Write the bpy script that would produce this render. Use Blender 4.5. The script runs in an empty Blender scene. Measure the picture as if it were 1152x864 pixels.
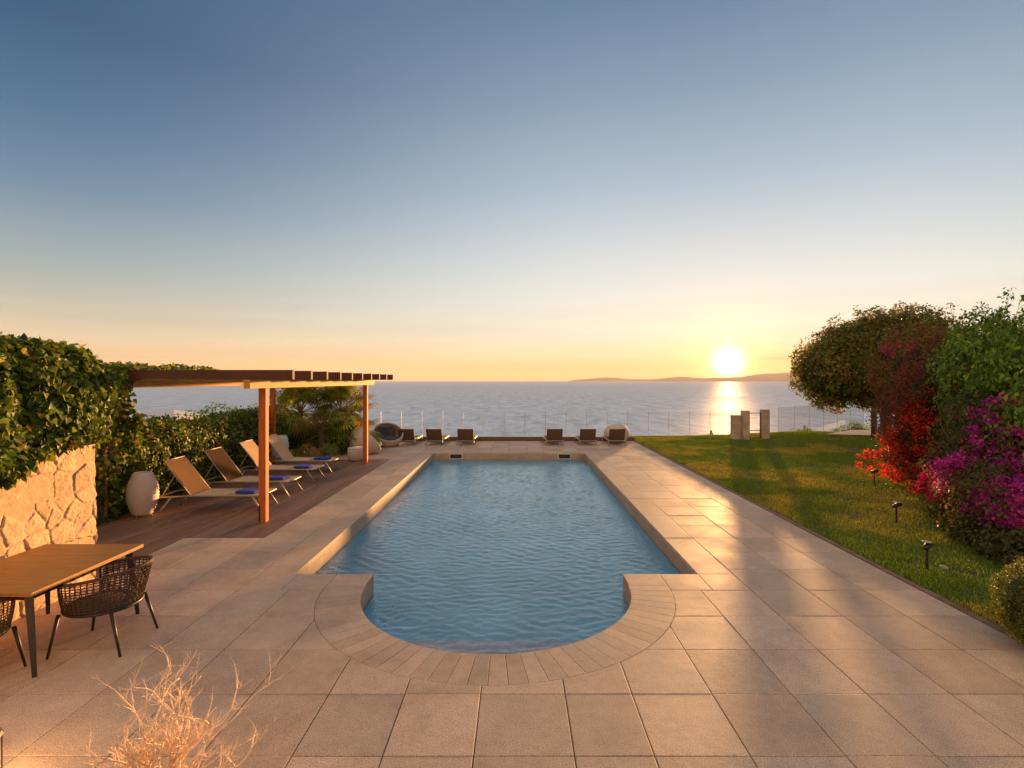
import bpy, bmesh, math, random
import numpy as np
from mathutils import Vector, Matrix
R = math.radians
rng = np.random.default_rng(7)
random.seed(7)
C = bpy.context.scene.collection
scene = bpy.context.scene

# ------------------------------------------------------------ camera
F, CX, CY, H = 585.0, 581.5, 428.0, 2.6
cam_d = bpy.data.cameras.new('camera'); cam = bpy.data.objects.new('camera', cam_d); C.objects.link(cam)
cam.location = (0, 0, H); cam.rotation_euler = (R(90), 0, 0)
cam_d.sensor_width = 36; cam_d.lens = 36*F/1152
cam_d.shift_x = -(CX-576)/1152; cam_d.shift_y = -(432-CY)/1152
cam_d.clip_start = 0.05; cam_d.clip_end = 90000
scene.camera = cam

# ------------------------------------------------------------ light and sky
SUN_AZ, SUN_EL = R(22.15), R(1.75)
SD = Vector((math.sin(SUN_AZ)*math.cos(SUN_EL), math.cos(SUN_AZ)*math.cos(SUN_EL), math.sin(SUN_EL)))
EXPO = 1.7
GAIN = 2**EXPO
scene.view_settings.view_transform = 'Standard'; scene.view_settings.look = 'None'
scene.view_settings.exposure = EXPO; scene.view_settings.gamma = 1; scene.view_settings.use_curve_mapping = False
sl = bpy.data.lights.new('sun', 'SUN'); sl.energy = 5.0; sl.angle = R(1.4); sl.color = (1.0, 0.50, 0.17)
so = bpy.data.objects.new('sun', sl); C.objects.link(so); so.rotation_euler = SD.to_track_quat('Z', 'Y').to_euler()
so.location = (10, 25, 8)

def lin(c):
    return tuple(((v/255)/12.92 if v/255 <= .04045 else ((v/255+.055)/1.055)**2.4) for v in c)

class NT:
    def __init__(s, tree): s.t = tree; tree.nodes.clear()
    def n(s, kind, **kw):
        nd = s.t.nodes.new(kind)
        for k, v in kw.items():
            if k.startswith('i_'): nd.inputs[k[2:].replace('_', ' ')].default_value = v
            else: setattr(nd, k, v)
        return nd
    def l(s, a, b): s.t.links.new(a, b)
    def math(s, op, a, b=None, c=None, clamp=False):
        nd = s.t.nodes.new('ShaderNodeMath'); nd.operation = op; nd.use_clamp = clamp
        for i, v in enumerate((a, b, c)):
            if v is None: continue
            if isinstance(v, (int, float)): nd.inputs[i].default_value = v
            else: s.l(v, nd.inputs[i])
        return nd.outputs[0]
    def mix(s, f, a, b, mode='MIX'):
        nd = s.t.nodes.new('ShaderNodeMix'); nd.data_type = 'RGBA'; nd.blend_type = mode; nd.clamp_factor = True
        for i, v in ((0, f), (6, a), (7, b)):
            if isinstance(v, (int, float)): nd.inputs[i].default_value = v
            elif isinstance(v, tuple): nd.inputs[i].default_value = (*v[:3], 1)
            else: s.l(v, nd.inputs[i])
        return nd.outputs[2]
    def ramp(s, f, stops, interp='LINEAR'):
        nd = s.t.nodes.new('ShaderNodeValToRGB'); cr = nd.color_ramp; cr.interpolation = interp
        while len(cr.elements) < len(stops): cr.elements.new(0.5)
        for e, (p, c) in zip(cr.elements, stops):
            e.position = p; e.color = (*c[:3], 1) if isinstance(c, tuple) else (c, c, c, 1)
        s.l(f, nd.inputs[0]); return nd.outputs[0]
    def mapr(s, v, a, b, c=0.0, d=1.0, smooth=True):
        nd = s.t.nodes.new('ShaderNodeMapRange'); nd.interpolation_type = 'SMOOTHSTEP' if smooth else 'LINEAR'
        s.l(v, nd.inputs[0])
        for i, q in enumerate((a, b, c, d)): nd.inputs[i+1].default_value = q
        return nd.outputs[0]

world = bpy.data.worlds.new('World'); scene.world = world; world.use_nodes = True
w = NT(world.node_tree)
tc = w.n('ShaderNodeTexCoord')
sky = w.n('ShaderNodeTexSky'); sky.sky_type = 'NISHITA'; sky.sun_disc = False
sky.sun_elevation = SUN_EL; sky.sun_rotation = SUN_AZ; sky.air_density = 1.0; sky.dust_density = 1.0; sky.ozone_density = 1.0
sep = w.n('ShaderNodeSeparateXYZ'); w.l(tc.outputs['Generated'], sep.inputs[0])
el = w.math('MULTIPLY', w.math('ARCSINE', sep.outputs[2]), 180/math.pi)
elr = w.math('DIVIDE', el, 90.0, clamp=True)
# azimuth away from the sun
az = w.math('ARCTAN2', sep.outputs[0], sep.outputs[1])
caz = w.math('COSINE', w.math('SUBTRACT', az, SUN_AZ))
dz = w.math('MULTIPLY', w.math('ARCCOSINE', caz), 180/math.pi)
def st(rows): return [(e/90, lin(c)) for e, c in rows]
near = w.ramp(elr, st([(0, (252,196,138)), (1.5, (253,206,148)), (3, (248,220,176)), (5.2, (241,230,208)), (8.5, (229,228,217)), (12.5, (211,216,216)), (20, (168,186,200)), (28, (132,155,177)), (36, (98,126,154)), (48, (122,134,152)), (90, (190,178,170))]))
far = w.ramp(elr, st([(0, (230,178,138)), (1.5, (232,190,146)), (4.2, (214,196,166)), (7, (182,182,168)), (10, (155,170,172)), (16, (105,136,160)), (22, (74,110,142)), (28, (52,90,124)), (34, (56,90,124)), (50, (112,124,144)), (90, (190,178,170))]))
back = w.ramp(elr, st([(0, (255,212,168)), (15, (255,216,176)), (45, (245,210,180)), (90, (190,178,170))]))  # unseen sky behind the camera, brightened and warmed as added fill light
fx = w.mapr(dz, 10, 68)
base = w.mix(fx, near, far)
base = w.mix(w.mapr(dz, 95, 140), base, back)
# angle from the sun -> glow of the low air round it
dot = w.n('ShaderNodeVectorMath', operation='DOT_PRODUCT'); w.l(tc.outputs['Generated'], dot.inputs[0]); dot.inputs[1].default_value = SD
th = w.math('MULTIPLY', w.math('ARCCOSINE', w.math('MINIMUM', dot.outputs['Value'], 1.0)), 180/math.pi)
def glow(width, amp, col, p=1.0):
    g = w.math('POWER', w.math('DIVIDE', th, width), p)
    g = w.math('EXPONENT', w.math('MULTIPLY', g, -1.0))
    return w.mix(1.0, (col[0]*amp, col[1]*amp, col[2]*amp), g, 'MULTIPLY')
tot = base
for g in (glow(.95, 8.0, (1.0, .84, .46), 1.6), glow(2.6, 1.0, (1.0, .50, .07), 1.2), glow(6.5, .13, (1.0, .44, .08), 1.1)):
    tot = w.mix(1.0, tot, g, 'ADD')
# faint bands of high haze near the horizon
wm = w.n('ShaderNodeMapping'); wm.inputs['Scale'].default_value = (2.2, 2.2, 38.0); w.l(tc.outputs['Generated'], wm.inputs[0])
wn = w.n('ShaderNodeTexNoise', i_Scale=1.0, i_Detail=5.0, i_Roughness=.55); w.l(wm.outputs[0], wn.inputs[0])
wb = w.ramp(wn.outputs[0], [(.35, .93), (.65, 1.05)])
tot = w.mix(w.mapr(el, 14, 2), tot, w.mix(1.0, tot, wb, 'MULTIPLY'))
# one thin streak of cloud right of the sun
cx_ = w.math('DIVIDE', w.math('SUBTRACT', w.math('MULTIPLY', az, 180/math.pi), 27.5), 2.6)
cy_ = w.math('DIVIDE', w.math('SUBTRACT', el, 2.15), 0.16)
cl = w.math('EXPONENT', w.math('MULTIPLY', w.math('ADD', w.math('POWER', w.math('ABSOLUTE', cx_), 2.0), w.math('POWER', w.math('ABSOLUTE', cy_), 2.0)), -1.0))
tot = w.mix(w.math('MULTIPLY', cl, .55), tot, lin((228,172,120)))
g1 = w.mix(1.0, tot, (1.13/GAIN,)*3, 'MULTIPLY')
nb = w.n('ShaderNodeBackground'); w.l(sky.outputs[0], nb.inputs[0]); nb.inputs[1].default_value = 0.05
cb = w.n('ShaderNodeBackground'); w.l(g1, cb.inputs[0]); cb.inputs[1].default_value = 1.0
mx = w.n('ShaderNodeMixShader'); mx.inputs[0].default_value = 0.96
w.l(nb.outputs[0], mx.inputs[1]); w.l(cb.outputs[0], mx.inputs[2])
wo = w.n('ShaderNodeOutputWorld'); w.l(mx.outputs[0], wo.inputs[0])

scene.cycles.max_bounces = 8; scene.cycles.transparent_max_bounces = 16
scene.cycles.sample_clamp_indirect = 6.0
scene.cycles.use_denoising = True
scene.cycles.caustics_reflective = False; scene.cycles.caustics_refractive = True; scene.cycles.blur_glossy = 1.0

# ------------------------------------------------------------ helpers
def Z_of(y, z=0): return (H-z)*F/(y-CY)
def X_of(x, Z): return (x-CX)*Z/F
def PX(x, y, Z): return Vector((X_of(x, Z), Z, H-(y-CY)*Z/F))

def tag(o, label=None, cat=None, group=None, kind=None):
    if label: o['label'] = label
    if cat: o['category'] = cat
    if group: o['group'] = group
    if kind: o['kind'] = kind
    return o
def empty(name, loc, label, cat, group=None, rz=0):
    o = bpy.data.objects.new(name, None); C.objects.link(o); o.location = loc; o.rotation_euler = (0, 0, rz)
    o.empty_display_size = .2
    return tag(o, label, cat, group)
def obj(name, bm, m, parent=None, smooth=False, local=False):
    me = bpy.data.meshes.new(name)
    if isinstance(bm, bpy.types.Mesh): me = bm
    else:
        bmesh.ops.recalc_face_normals(bm, faces=bm.faces[:])
        bm.to_mesh(me); bm.free()
    o = bpy.data.objects.new(name, me); C.objects.link(o)
    if m is not None and not me.materials: me.materials.append(m)
    if smooth: me.polygons.foreach_set('use_smooth', [True]*len(me.polygons))
    if parent is not None:
        o.parent = parent
        if not local:   # geometry is given in world coordinates
            M = Matrix.Translation(-Vector(parent.location)) if parent.parent is None else Matrix.Translation(-Vector(parent.parent.location))
            if parent.type == 'MESH' and parent.parent is None: M = Matrix.Identity(4)
            me.transform(M)
    return o
def copy_tree(o, parent=None):
    c = o.copy(); C.objects.link(c)
    if parent is not None: c.parent = parent
    for ch in list(o.children): copy_tree(ch, c)
    return c
def box(bm, x0, x1, y0, y1, z0, z1, bev=0.0, M=None):
    r = bmesh.ops.create_cube(bm, size=1.0)
    vs = r['verts']
    for v in vs:
        v.co = Vector(((x0+x1)/2+v.co.x*(x1-x0), (y0+y1)/2+v.co.y*(y1-y0), (z0+z1)/2+v.co.z*(z1-z0)))
    if bev > 0:
        es = list({e for v in vs for e in v.link_edges})
        rb = bmesh.ops.bevel(bm, geom=es, offset=bev, segments=2, affect='EDGES', profile=.6)
        vs = list({v for f in rb['faces'] for v in f.verts} | {v for v in vs if v.is_valid})
    if M is not None:
        bmesh.ops.transform(bm, matrix=M, verts=vs)
    return vs
def tube(bm, pts, rad, seg=6, cap=True, squash=1.0):
    pts = [Vector(p) for p in pts]
    rads = rad if isinstance(rad, (list, tuple)) else [rad]*len(pts)
    rings = []; prev = None
    for i, p in enumerate(pts):
        d = (pts[min(i+1, len(pts)-1)]-pts[max(i-1, 0)]).normalized()
        if prev is None:
            a = Vector((0, 0, 1)) if abs(d.z) < .9 else Vector((1, 0, 0))
            u = d.cross(a).normalized()
        else:
            u = (prev-d*prev.dot(d)).normalized()
        prev = u; v = d.cross(u)
        rings.append([bm.verts.new(p+(u*math.cos(2*math.pi*k/seg)+v*squash*math.sin(2*math.pi*k/seg))*rads[i]) for k in range(seg)])
    for a, b in zip(rings, rings[1:]):
        for k in range(seg): bm.faces.new((a[k], a[(k+1) % seg], b[(k+1) % seg], b[k]))
    if cap:
        bm.faces.new(rings[0][::-1]); bm.faces.new(rings[-1])
def lathe(bm, prof, cx, cy, seg=40, close=True):
    rings = []
    for r, z in prof:
        if r < 1e-5: rings.append([bm.verts.new((cx, cy, z))]*seg)
        else: rings.append([bm.verts.new((cx+r*math.cos(2*math.pi*k/seg), cy+r*math.sin(2*math.pi*k/seg), z)) for k in range(seg)])
    for a, b in zip(rings, rings[1:]):
        for k in range(seg):
            q = [a[k], a[(k+1) % seg], b[(k+1) % seg], b[k]]
            u = []
            for v in q:
                if v not in u: u.append(v)
            if len(u) > 2: bm.faces.new(u)
def arrays_mesh(name, V, Fc, col=None):
    """V (n,3), Fc (m,k) uniform polygons, col (n,3)"""
    V = np.asarray(V, np.float32); Fc = np.asarray(Fc, np.int32)
    me = bpy.data.meshes.new(name)
    me.vertices.add(len(V)); me.vertices.foreach_set('co', V.ravel())
    m, k = Fc.shape
    me.loops.add(m*k); me.loops.foreach_set('vertex_index', Fc.ravel())
    me.polygons.add(m); me.polygons.foreach_set('loop_start', np.arange(0, m*k, k, dtype=np.int32))
    if col is not None:
        a = me.attributes.new('tint', 'FLOAT_COLOR', 'POINT')
        a.data.foreach_set('color', np.concatenate([col, np.ones((len(col), 1))], 1).astype(np.float32).ravel())
    me.update(calc_edges=True); me.validate()
    return me
# smooth value noise in numpy
_perm = rng.random((64, 64, 64)).astype(np.float32)
def vnoise(P):
    P = np.asarray(P, float); i = np.floor(P).astype(int); f = P-i; f = f*f*(3-2*f)
    i &= 63; j = (i+1) & 63
    def g(a, b, c): return _perm[a, b, c]
    x0, y0, z0 = i[..., 0], i[..., 1], i[..., 2]; x1, y1, z1 = j[..., 0], j[..., 1], j[..., 2]
    fx_, fy, fz = f[..., 0], f[..., 1], f[..., 2]
    return ((g(x0,y0,z0)*(1-fx_)+g(x1,y0,z0)*fx_)*(1-fy)+(g(x0,y1,z0)*(1-fx_)+g(x1,y1,z0)*fx_)*fy)*(1-fz) + \
           ((g(x0,y0,z1)*(1-fx_)+g(x1,y0,z1)*fx_)*(1-fy)+(g(x0,y1,z1)*(1-fx_)+g(x1,y1,z1)*fx_)*fy)*fz
def fbm(P, o=3):
    P = np.asarray(P, float); s = 0; a = 1; t = 0
    for k in range(o): s = s+a*vnoise(P*2**k+17.3*k); t += a; a *= .5
    return s/t

# ------------------------------------------------------------ materials
def mat(name, col=(.5,.5,.5), rough=.6, bump=0.0, bscale=30, var=0.0, vscale=4, attr=False, metallic=0, spec=.5, stretch=(1,1,1), coat=0, detail=6):
    m = bpy.data.materials.new(name); m.use_nodes = True; t = NT(m.node_tree)
    out = t.n('ShaderNodeOutputMaterial'); p = t.n('ShaderNodeBsdfPrincipled')
    p.inputs['Roughness'].default_value = rough; p.inputs['Metallic'].default_value = metallic
    p.inputs['Specular IOR Level'].default_value = spec; p.inputs['Coat Weight'].default_value = coat
    tcd = t.n('ShaderNodeTexCoord'); mp = t.n('ShaderNodeMapping'); mp.inputs['Scale'].default_value = stretch
    t.l(tcd.outputs['Object'], mp.inputs[0])
    c = tuple(col)
    if attr:
        a = t.n('ShaderNodeAttribute', attribute_name='tint'); cc = t.mix(1.0, c, a.outputs['Color'], 'MULTIPLY')
    else: cc = None
    nz = t.n('ShaderNodeTexNoise'); nz.inputs['Scale'].default_value = vscale; nz.inputs['Detail'].default_value = detail
    t.l(mp.outputs[0], nz.inputs['Vector'])
    if var > 0:
        f = t.ramp(nz.outputs[0], [(.3, 1-var), (.7, 1+var*.6)])
        cc = t.mix(1.0, cc if cc is not None else c, f, 'MULTIPLY')
    if cc is None: p.inputs['Base Color'].default_value = (*c, 1)
    else: t.l(cc, p.inputs['Base Color'])
    if bump > 0:
        n2 = t.n('ShaderNodeTexNoise'); n2.inputs['Scale'].default_value = bscale; n2.inputs['Detail'].default_value = 5
        t.l(mp.outputs[0], n2.inputs['Vector'])
        b = t.n('ShaderNodeBump'); b.inputs['Strength'].default_value = .6; b.inputs['Distance'].default_value = bump
        t.l(n2.outputs[0], b.inputs['Height']); t.l(b.outputs[0], p.inputs['Normal'])
    t.l(p.outputs[0], out.inputs[0])
    return m

def paving_mat():
    m = bpy.data.materials.new('stone_paving'); m.use_nodes = True; t = NT(m.node_tree)
    out = t.n('ShaderNodeOutputMaterial'); p = t.n('ShaderNodeBsdfPrincipled')
    g = t.n('ShaderNodeTexCoord'); a = t.n('ShaderNodeAttribute', attribute_name='tint')
    c = t.mix(1.0, (.60,.445,.325), a.outputs['Color'], 'MULTIPLY')
    n1 = t.n('ShaderNodeTexNoise', i_Scale=1.7, i_Detail=6.0, i_Roughness=.6); t.l(g.outputs['Object'], n1.inputs[0])
    c = t.mix(1.0, c, t.ramp(n1.outputs[0], [(.3, (.82,.80,.78)), (.5, (1.0,.99,.98)), (.72, (1.13,1.12,1.10))]), 'MULTIPLY')
    n2 = t.n('ShaderNodeTexNoise', i_Scale=140.0, i_Detail=3.0); t.l(g.outputs['Object'], n2.inputs[0])
    c = t.mix(1.0, c, t.ramp(n2.outputs[0], [(.33, .50), (.5, 1.0), (.68, 1.45)]), 'MULTIPLY')
    n4 = t.n('ShaderNodeTexNoise', i_Scale=9.0, i_Detail=8.0, i_Roughness=.7); t.l(g.outputs['Object'], n4.inputs[0])
    c = t.mix(1.0, c, t.ramp(n4.outputs[0], [(.35, .88), (.55, 1.0), (.7, 1.06)]), 'MULTIPLY')
    sp = t.n('ShaderNodeTexVoronoi', i_Scale=2.3); t.l(g.outputs['Object'], sp.inputs[0])
    c = t.mix(t.mapr(sp.outputs['Distance'], .022, .012, 0, .5), c, (.10,.085,.07))
    t.l(c, p.inputs['Base Color'])
    t.l(t.ramp(n1.outputs[0], [(.3, .58), (.7, .74)]), p.inputs['Roughness'])
    p.inputs['Specular IOR Level'].default_value = .36
    b = t.n('ShaderNodeBump', i_Strength=.5, i_Distance=.0018); t.l(n2.outputs[0], b.inputs['Height'])
    b2 = t.n('ShaderNodeBump', i_Strength=.5, i_Distance=.004); t.l(n4.outputs[0], b2.inputs['Height']); t.l(b.outputs[0], b2.inputs['Normal'])
    t.l(b2.outputs[0], p.inputs['Normal'])
    t.l(p.outputs[0], out.inputs[0]); return m

def leaf_mat(name, trans=.42, rough=.5, spec=.22):
    m = bpy.data.materials.new(name); m.use_nodes = True; t = NT(m.node_tree)
    out = t.n('ShaderNodeOutputMaterial'); p = t.n('ShaderNodeBsdfPrincipled'); tr = t.n('ShaderNodeBsdfTranslucent'); mx = t.n('ShaderNodeMixShader')
    a = t.n('ShaderNodeAttribute', attribute_name='tint')
    t.l(a.outputs['Color'], p.inputs['Base Color']); p.inputs['Roughness'].default_value = rough; p.inputs['Specular IOR Level'].default_value = spec
    t.l(t.mix(1.0, a.outputs['Color'], (1.15,1.10,.6), 'MULTIPLY'), tr.inputs[0])
    mx.inputs[0].default_value = trans
    t.l(p.outputs[0], mx.inputs[1]); t.l(tr.outputs[0], mx.inputs[2]); t.l(mx.outputs[0], out.inputs[0]); return m

def wood_mat(name, col, rough=.5, axis=0, var=.35, scale=6):
    st_ = [14, 14, 14]; st_[axis] = .8
    return mat(name, col, rough, bump=.0015, bscale=scale*1.5, var=var, vscale=scale, stretch=tuple(st_), attr=False)

def glass_mat():
    m = bpy.data.materials.new('clear_glass'); m.use_nodes = True; t = NT(m.node_tree)
    out = t.n('ShaderNodeOutputMaterial'); gl = t.n('ShaderNodeBsdfGlossy'); tr = t.n('ShaderNodeBsdfTransparent'); mx = t.n('ShaderNodeMixShader')
    fr = t.n('ShaderNodeFresnel', i_IOR=1.35); gl.inputs['Roughness'].default_value = .02
    tr.inputs[0].default_value = (.985,.992,.99,1)
    t.l(t.math('MULTIPLY', fr.outputs[0], .3), mx.inputs[0]); t.l(tr.outputs[0], mx.inputs[1]); t.l(gl.outputs[0], mx.inputs[2]); t.l(mx.outputs[0], out.inputs[0]); return m

def pool_water_mat():
    m = bpy.data.materials.new('pool_water'); m.use_nodes = True; t = NT(m.node_tree)
    out = t.n('ShaderNodeOutputMaterial'); p = t.n('ShaderNodeBsdfPrincipled')
    p.inputs['Base Color'].default_value = (.85,.97,1.0,1); p.inputs['Roughness'].default_value = .03
    p.inputs['Transmission Weight'].default_value = 1.0; p.inputs['IOR'].default_value = 1.40
    g = t.n('ShaderNodeTexCoord'); mp = t.n('ShaderNodeMapping'); mp.inputs['Scale'].default_value = (1.0, 1.3, 1.0)
    t.l(g.outputs['Object'], mp.inputs[0])
    n1 = t.n('ShaderNodeTexNoise', i_Scale=20.0, i_Detail=4.0, i_Roughness=.55, i_Distortion=.6); t.l(mp.outputs[0], n1.inputs[0])
    b = t.n('ShaderNodeBump', i_Strength=1.0, i_Distance=.007); t.l(n1.outputs[0], b.inputs['Height'])
    t.l(b.outputs[0], p.inputs['Normal']); t.l(p.outputs[0], out.inputs[0]); return m

def sea_mat():
    m = bpy.data.materials.new('sea_water'); m.use_nodes = True; t = NT(m.node_tree)
    out = t.n('ShaderNodeOutputMaterial'); p = t.n('ShaderNodeBsdfPrincipled')
    p.inputs['Base Color'].default_value = (.17,.25,.38,1); p.inputs['Roughness'].default_value = .3; p.inputs['IOR'].default_value = 1.4
    g = t.n('ShaderNodeTexCoord'); mp = t.n('ShaderNodeMapping'); mp.inputs['Scale'].default_value = (.45, 1.0, 1.0)
    t.l(g.outputs['Object'], mp.inputs[0])
    n1 = t.n('ShaderNodeTexNoise', i_Scale=.22, i_Detail=9.0, i_Roughness=.68, i_Distortion=.4); t.l(mp.outputs[0], n1.inputs[0])
    n2 = t.n('ShaderNodeTexNoise', i_Scale=.02, i_Detail=5.0, i_Roughness=.6); t.l(mp.outputs[0], n2.inputs[0])
    n3 = t.n('ShaderNodeTexNoise', i_Scale=.004, i_Detail=4.0); t.l(mp.outputs[0], n3.inputs[0])
    t.l(t.ramp(n3.outputs[0], [(.35, .48), (.65, .64)]), p.inputs['Roughness'])
    b = t.n('ShaderNodeBump', i_Strength=1.0, i_Distance=2.6); t.l(n1.outputs[0], b.inputs['Height'])
    b2 = t.n('ShaderNodeBump', i_Strength=.5, i_Distance=5.0); t.l(n2.outputs[0], b2.inputs['Height']); t.l(b.outputs[0], b2.inputs['Normal'])
    t.l(b2.outputs[0], p.inputs['Normal']); p.inputs['Specular IOR Level'].default_value = .05
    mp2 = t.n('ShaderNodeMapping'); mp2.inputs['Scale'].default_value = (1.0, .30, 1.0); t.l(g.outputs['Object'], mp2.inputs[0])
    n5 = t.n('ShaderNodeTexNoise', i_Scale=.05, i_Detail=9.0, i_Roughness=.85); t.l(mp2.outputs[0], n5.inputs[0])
    cc = t.mix(1.0, (.52,.66,.82), t.ramp(n5.outputs[0], [(.36, .68), (.5, 1.0), (.64, 1.3)]), 'MULTIPLY'); t.l(cc, p.inputs['Base Color'])  # pale streaks in the base colour stand in for sky reflection and glitter
    df = t.n('ShaderNodeBsdfDiffuse'); t.l(cc, df.inputs[0]); ms = t.n('ShaderNodeMixShader'); ms.inputs[0].default_value = .24
    t.l(df.outputs[0], ms.inputs[1]); t.l(p.outputs[0], ms.inputs[2]); t.l(ms.outputs[0], out.inputs[0]); return m

M = {}
M['paving'] = paving_mat()
M['grout'] = mat('grout', (.10,.085,.07), .9)
M['leaf'] = leaf_mat('leaf_green'); M['petal'] = leaf_mat('petal', .5, .6, .2)
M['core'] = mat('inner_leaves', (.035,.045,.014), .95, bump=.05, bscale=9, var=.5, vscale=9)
M['bark'] = mat('bark', (.16,.11,.075), .85, bump=.02, bscale=18, var=.4, vscale=9, stretch=(1,1,.3))
M['post_wood'] = mat('stained_wood', (.52,.12,.018), .72, bump=.003, bscale=8, var=.35, vscale=5, stretch=(14,14,.8))
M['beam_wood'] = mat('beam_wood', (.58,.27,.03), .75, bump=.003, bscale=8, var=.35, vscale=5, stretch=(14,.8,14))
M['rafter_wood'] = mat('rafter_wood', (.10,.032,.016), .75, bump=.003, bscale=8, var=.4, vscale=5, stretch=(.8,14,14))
M['deck'] = mat('deck_boards', (.25,.135,.085), .55, bump=.002, bscale=9, var=.35, vscale=5, stretch=(14,.7,14), attr=True)
M['table'] = mat('table_wood', (.43,.20,.05), .5, bump=.0008, bscale=9, var=.28, vscale=5, stretch=(.8,16,14))
M['dark_metal'] = mat('dark_metal', (.035,.028,.024), .45, var=.2, vscale=20, metallic=.3)
M['rope'] = mat('brown_rope', (.085,.045,.024), .8, bump=.002, bscale=160, var=.4, vscale=30)
M['pale_frame'] = mat('pale_frame', (.42,.35,.27), .45, var=.08, vscale=10, metallic=.2)
M['sling'] = mat('sling_fabric', (.76,.50,.27), .8, bump=.001, bscale=300, var=.12, vscale=60)
M['towel'] = mat('blue_towel', (.045,.07,.42), .95, bump=.004, bscale=120, var=.25, vscale=25)
M['brown_slats'] = mat('brown_slats', (.13,.075,.045), .6, bump=.002, bscale=12, var=.3, vscale=8, stretch=(1,10,10))
M['wicker'] = mat('pale_wicker', (.60,.52,.44), .7, bump=.01, bscale=60, var=.2, vscale=40, stretch=(.6,.6,3))
M['cushion'] = mat('charcoal_cushion', (.07,.075,.085), .9, bump=.004, bscale=60, var=.2, vscale=10)
M['planter'] = mat('white_planter', (.70,.68,.64), .5, var=.08, vscale=6, bump=.001)
M['lantern'] = mat('pale_lantern', (.72,.56,.46), .6, var=.06, vscale=12, bump=.001)
M['plaster'] = mat('weathered_plaster', (.50,.39,.30), .85, bump=.01, bscale=14, var=.3, vscale=3)
M['glass'] = glass_mat()
M['steel'] = mat('fence_steel', (.50,.47,.44), .35, metallic=.6, var=.1)
M['pot'] = mat('pot_clay', (.30,.20,.14), .7, var=.2, bump=.003)
M['drift'] = mat('dry_branch', (.88,.66,.46), .8, bump=.002, bscale=60, var=.3, vscale=20)
M['stonewall'] = mat('pale_limestone', (.74,.47,.27), .85, bump=.012, bscale=26, var=.26, vscale=14, attr=True)
M['lawn'] = mat('lawn_soil', (.055,.075,.018), .95, bump=.02, bscale=30, var=.4, vscale=1.5)
M['grass'] = leaf_mat('grass_blades', .35, .5, .3)
M['ground'] = mat('ground_soil', (.10,.09,.055), .95, bump=.1, bscale=2, var=.5, vscale=.6)
M['asphalt'] = mat('pale_concrete', (.34,.31,.28), .8, bump=.004, bscale=40, var=.15, vscale=2)
M['rock'] = mat('grey_rock', (.30,.27,.23), .85, bump=.01, bscale=30, var=.3, vscale=12)
M['island'] = mat('island_land', (.34,.27,.25), .95, var=.3, vscale=.001)

def pool_tile_mat():
    m = bpy.data.materials.new('pool_mosaic'); m.use_nodes = True; t = NT(m.node_tree)
    out = t.n('ShaderNodeOutputMaterial'); p = t.n('ShaderNodeBsdfPrincipled'); p.inputs['Roughness'].default_value = .4
    g = t.n('ShaderNodeTexCoord')
    v = t.n('ShaderNodeTexVoronoi', i_Scale=30.0); v.distance = 'CHEBYCHEV'; v.inputs['Randomness'].default_value = 0; t.l(g.outputs['Object'], v.inputs[0])
    hs = t.n('ShaderNodeHueSaturation'); hs.inputs['Color'].default_value = (.33,.70,.90,1)
    sx = t.n('ShaderNodeSeparateColor'); t.l(v.outputs['Color'], sx.inputs[0])
    t.l(t.mapr(sx.outputs[0], 0, 1, .65, 1.3, False), hs.inputs['Value'])
    n = t.n('ShaderNodeTexNoise', i_Scale=1.2, i_Detail=3.0); t.l(g.outputs['Object'], n.inputs[0])
    c = t.mix(1.0, hs.outputs[0], t.ramp(n.outputs[0], [(.3, .8), (.7, 1.15)]), 'MULTIPLY')
    t.l(c, p.inputs['Base Color']); t.l(p.outputs[0], out.inputs[0]); return m
M['mosaic'] = pool_tile_mat()
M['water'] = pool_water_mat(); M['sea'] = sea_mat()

# ------------------------------------------------------------ terrain and sea
SEA = -42.0
def smooth(a, b, x): t = np.clip((x-a)/(b-a), 0, 1); return t*t*(3-2*t)
def lawn_h(x, y):
    return .02+.24*np.exp(-((x-13.5)/3.6)**2-((y-22.5)/5.0)**2)+.03*np.exp(-((x-9)/2.5)**2-((y-12)/3.0)**2)
xs = np.concatenate([np.linspace(-400, -14, 50), np.linspace(-13.5, 27, 82), np.linspace(28, 400, 50)])
ys = np.concatenate([np.linspace(-60, -4, 12), np.linspace(-3.5, 30, 68), np.linspace(31, 120, 60)])
gx, gy = np.meshgrid(xs, ys, indexing='ij')
gz = np.full_like(gx, -.10)
hole = (gx > -3.9) & (gx < 3.4) & (gy > 3.8) & (gy < 20.2)
gz[hole] = -2.4
drop = smooth(24.8, 95, gy+.0*gx+1.5*fbm(np.stack([gx*.1, gy*.1, gx*0], -1)))
gz = gz-drop*48
sidel = smooth(-9, -60, gx)
gz = gz-sidel*(14+3*fbm(np.stack([gx*.05, gy*.05, gx*0+4], -1)))
gz = gz+np.where((gx > 5.5) & (gy < 24.5), lawn_h(gx, gy)*.7, 0)
n1, n2 = gx.shape
idx = np.arange(n1*n2).reshape(n1, n2)
Fq = np.stack([idx[:-1, :-1], idx[1:, :-1], idx[1:, 1:], idx[:-1, 1:]], -1).reshape(-1, 4)
o = obj('ground', arrays_mesh('ground', np.stack([gx, gy, gz], -1).reshape(-1, 3), Fq), M['ground'], smooth=True); tag(o, kind='structure')
bm = bmesh.new(); S = 60000
vs = [bm.verts.new(p) for p in ((-S, -200, SEA), (S, -200, SEA), (S, S, SEA), (-S, S, SEA))]; bm.faces.new(vs)
tag(obj('sea', bm, M['sea']), kind='structure')

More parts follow.
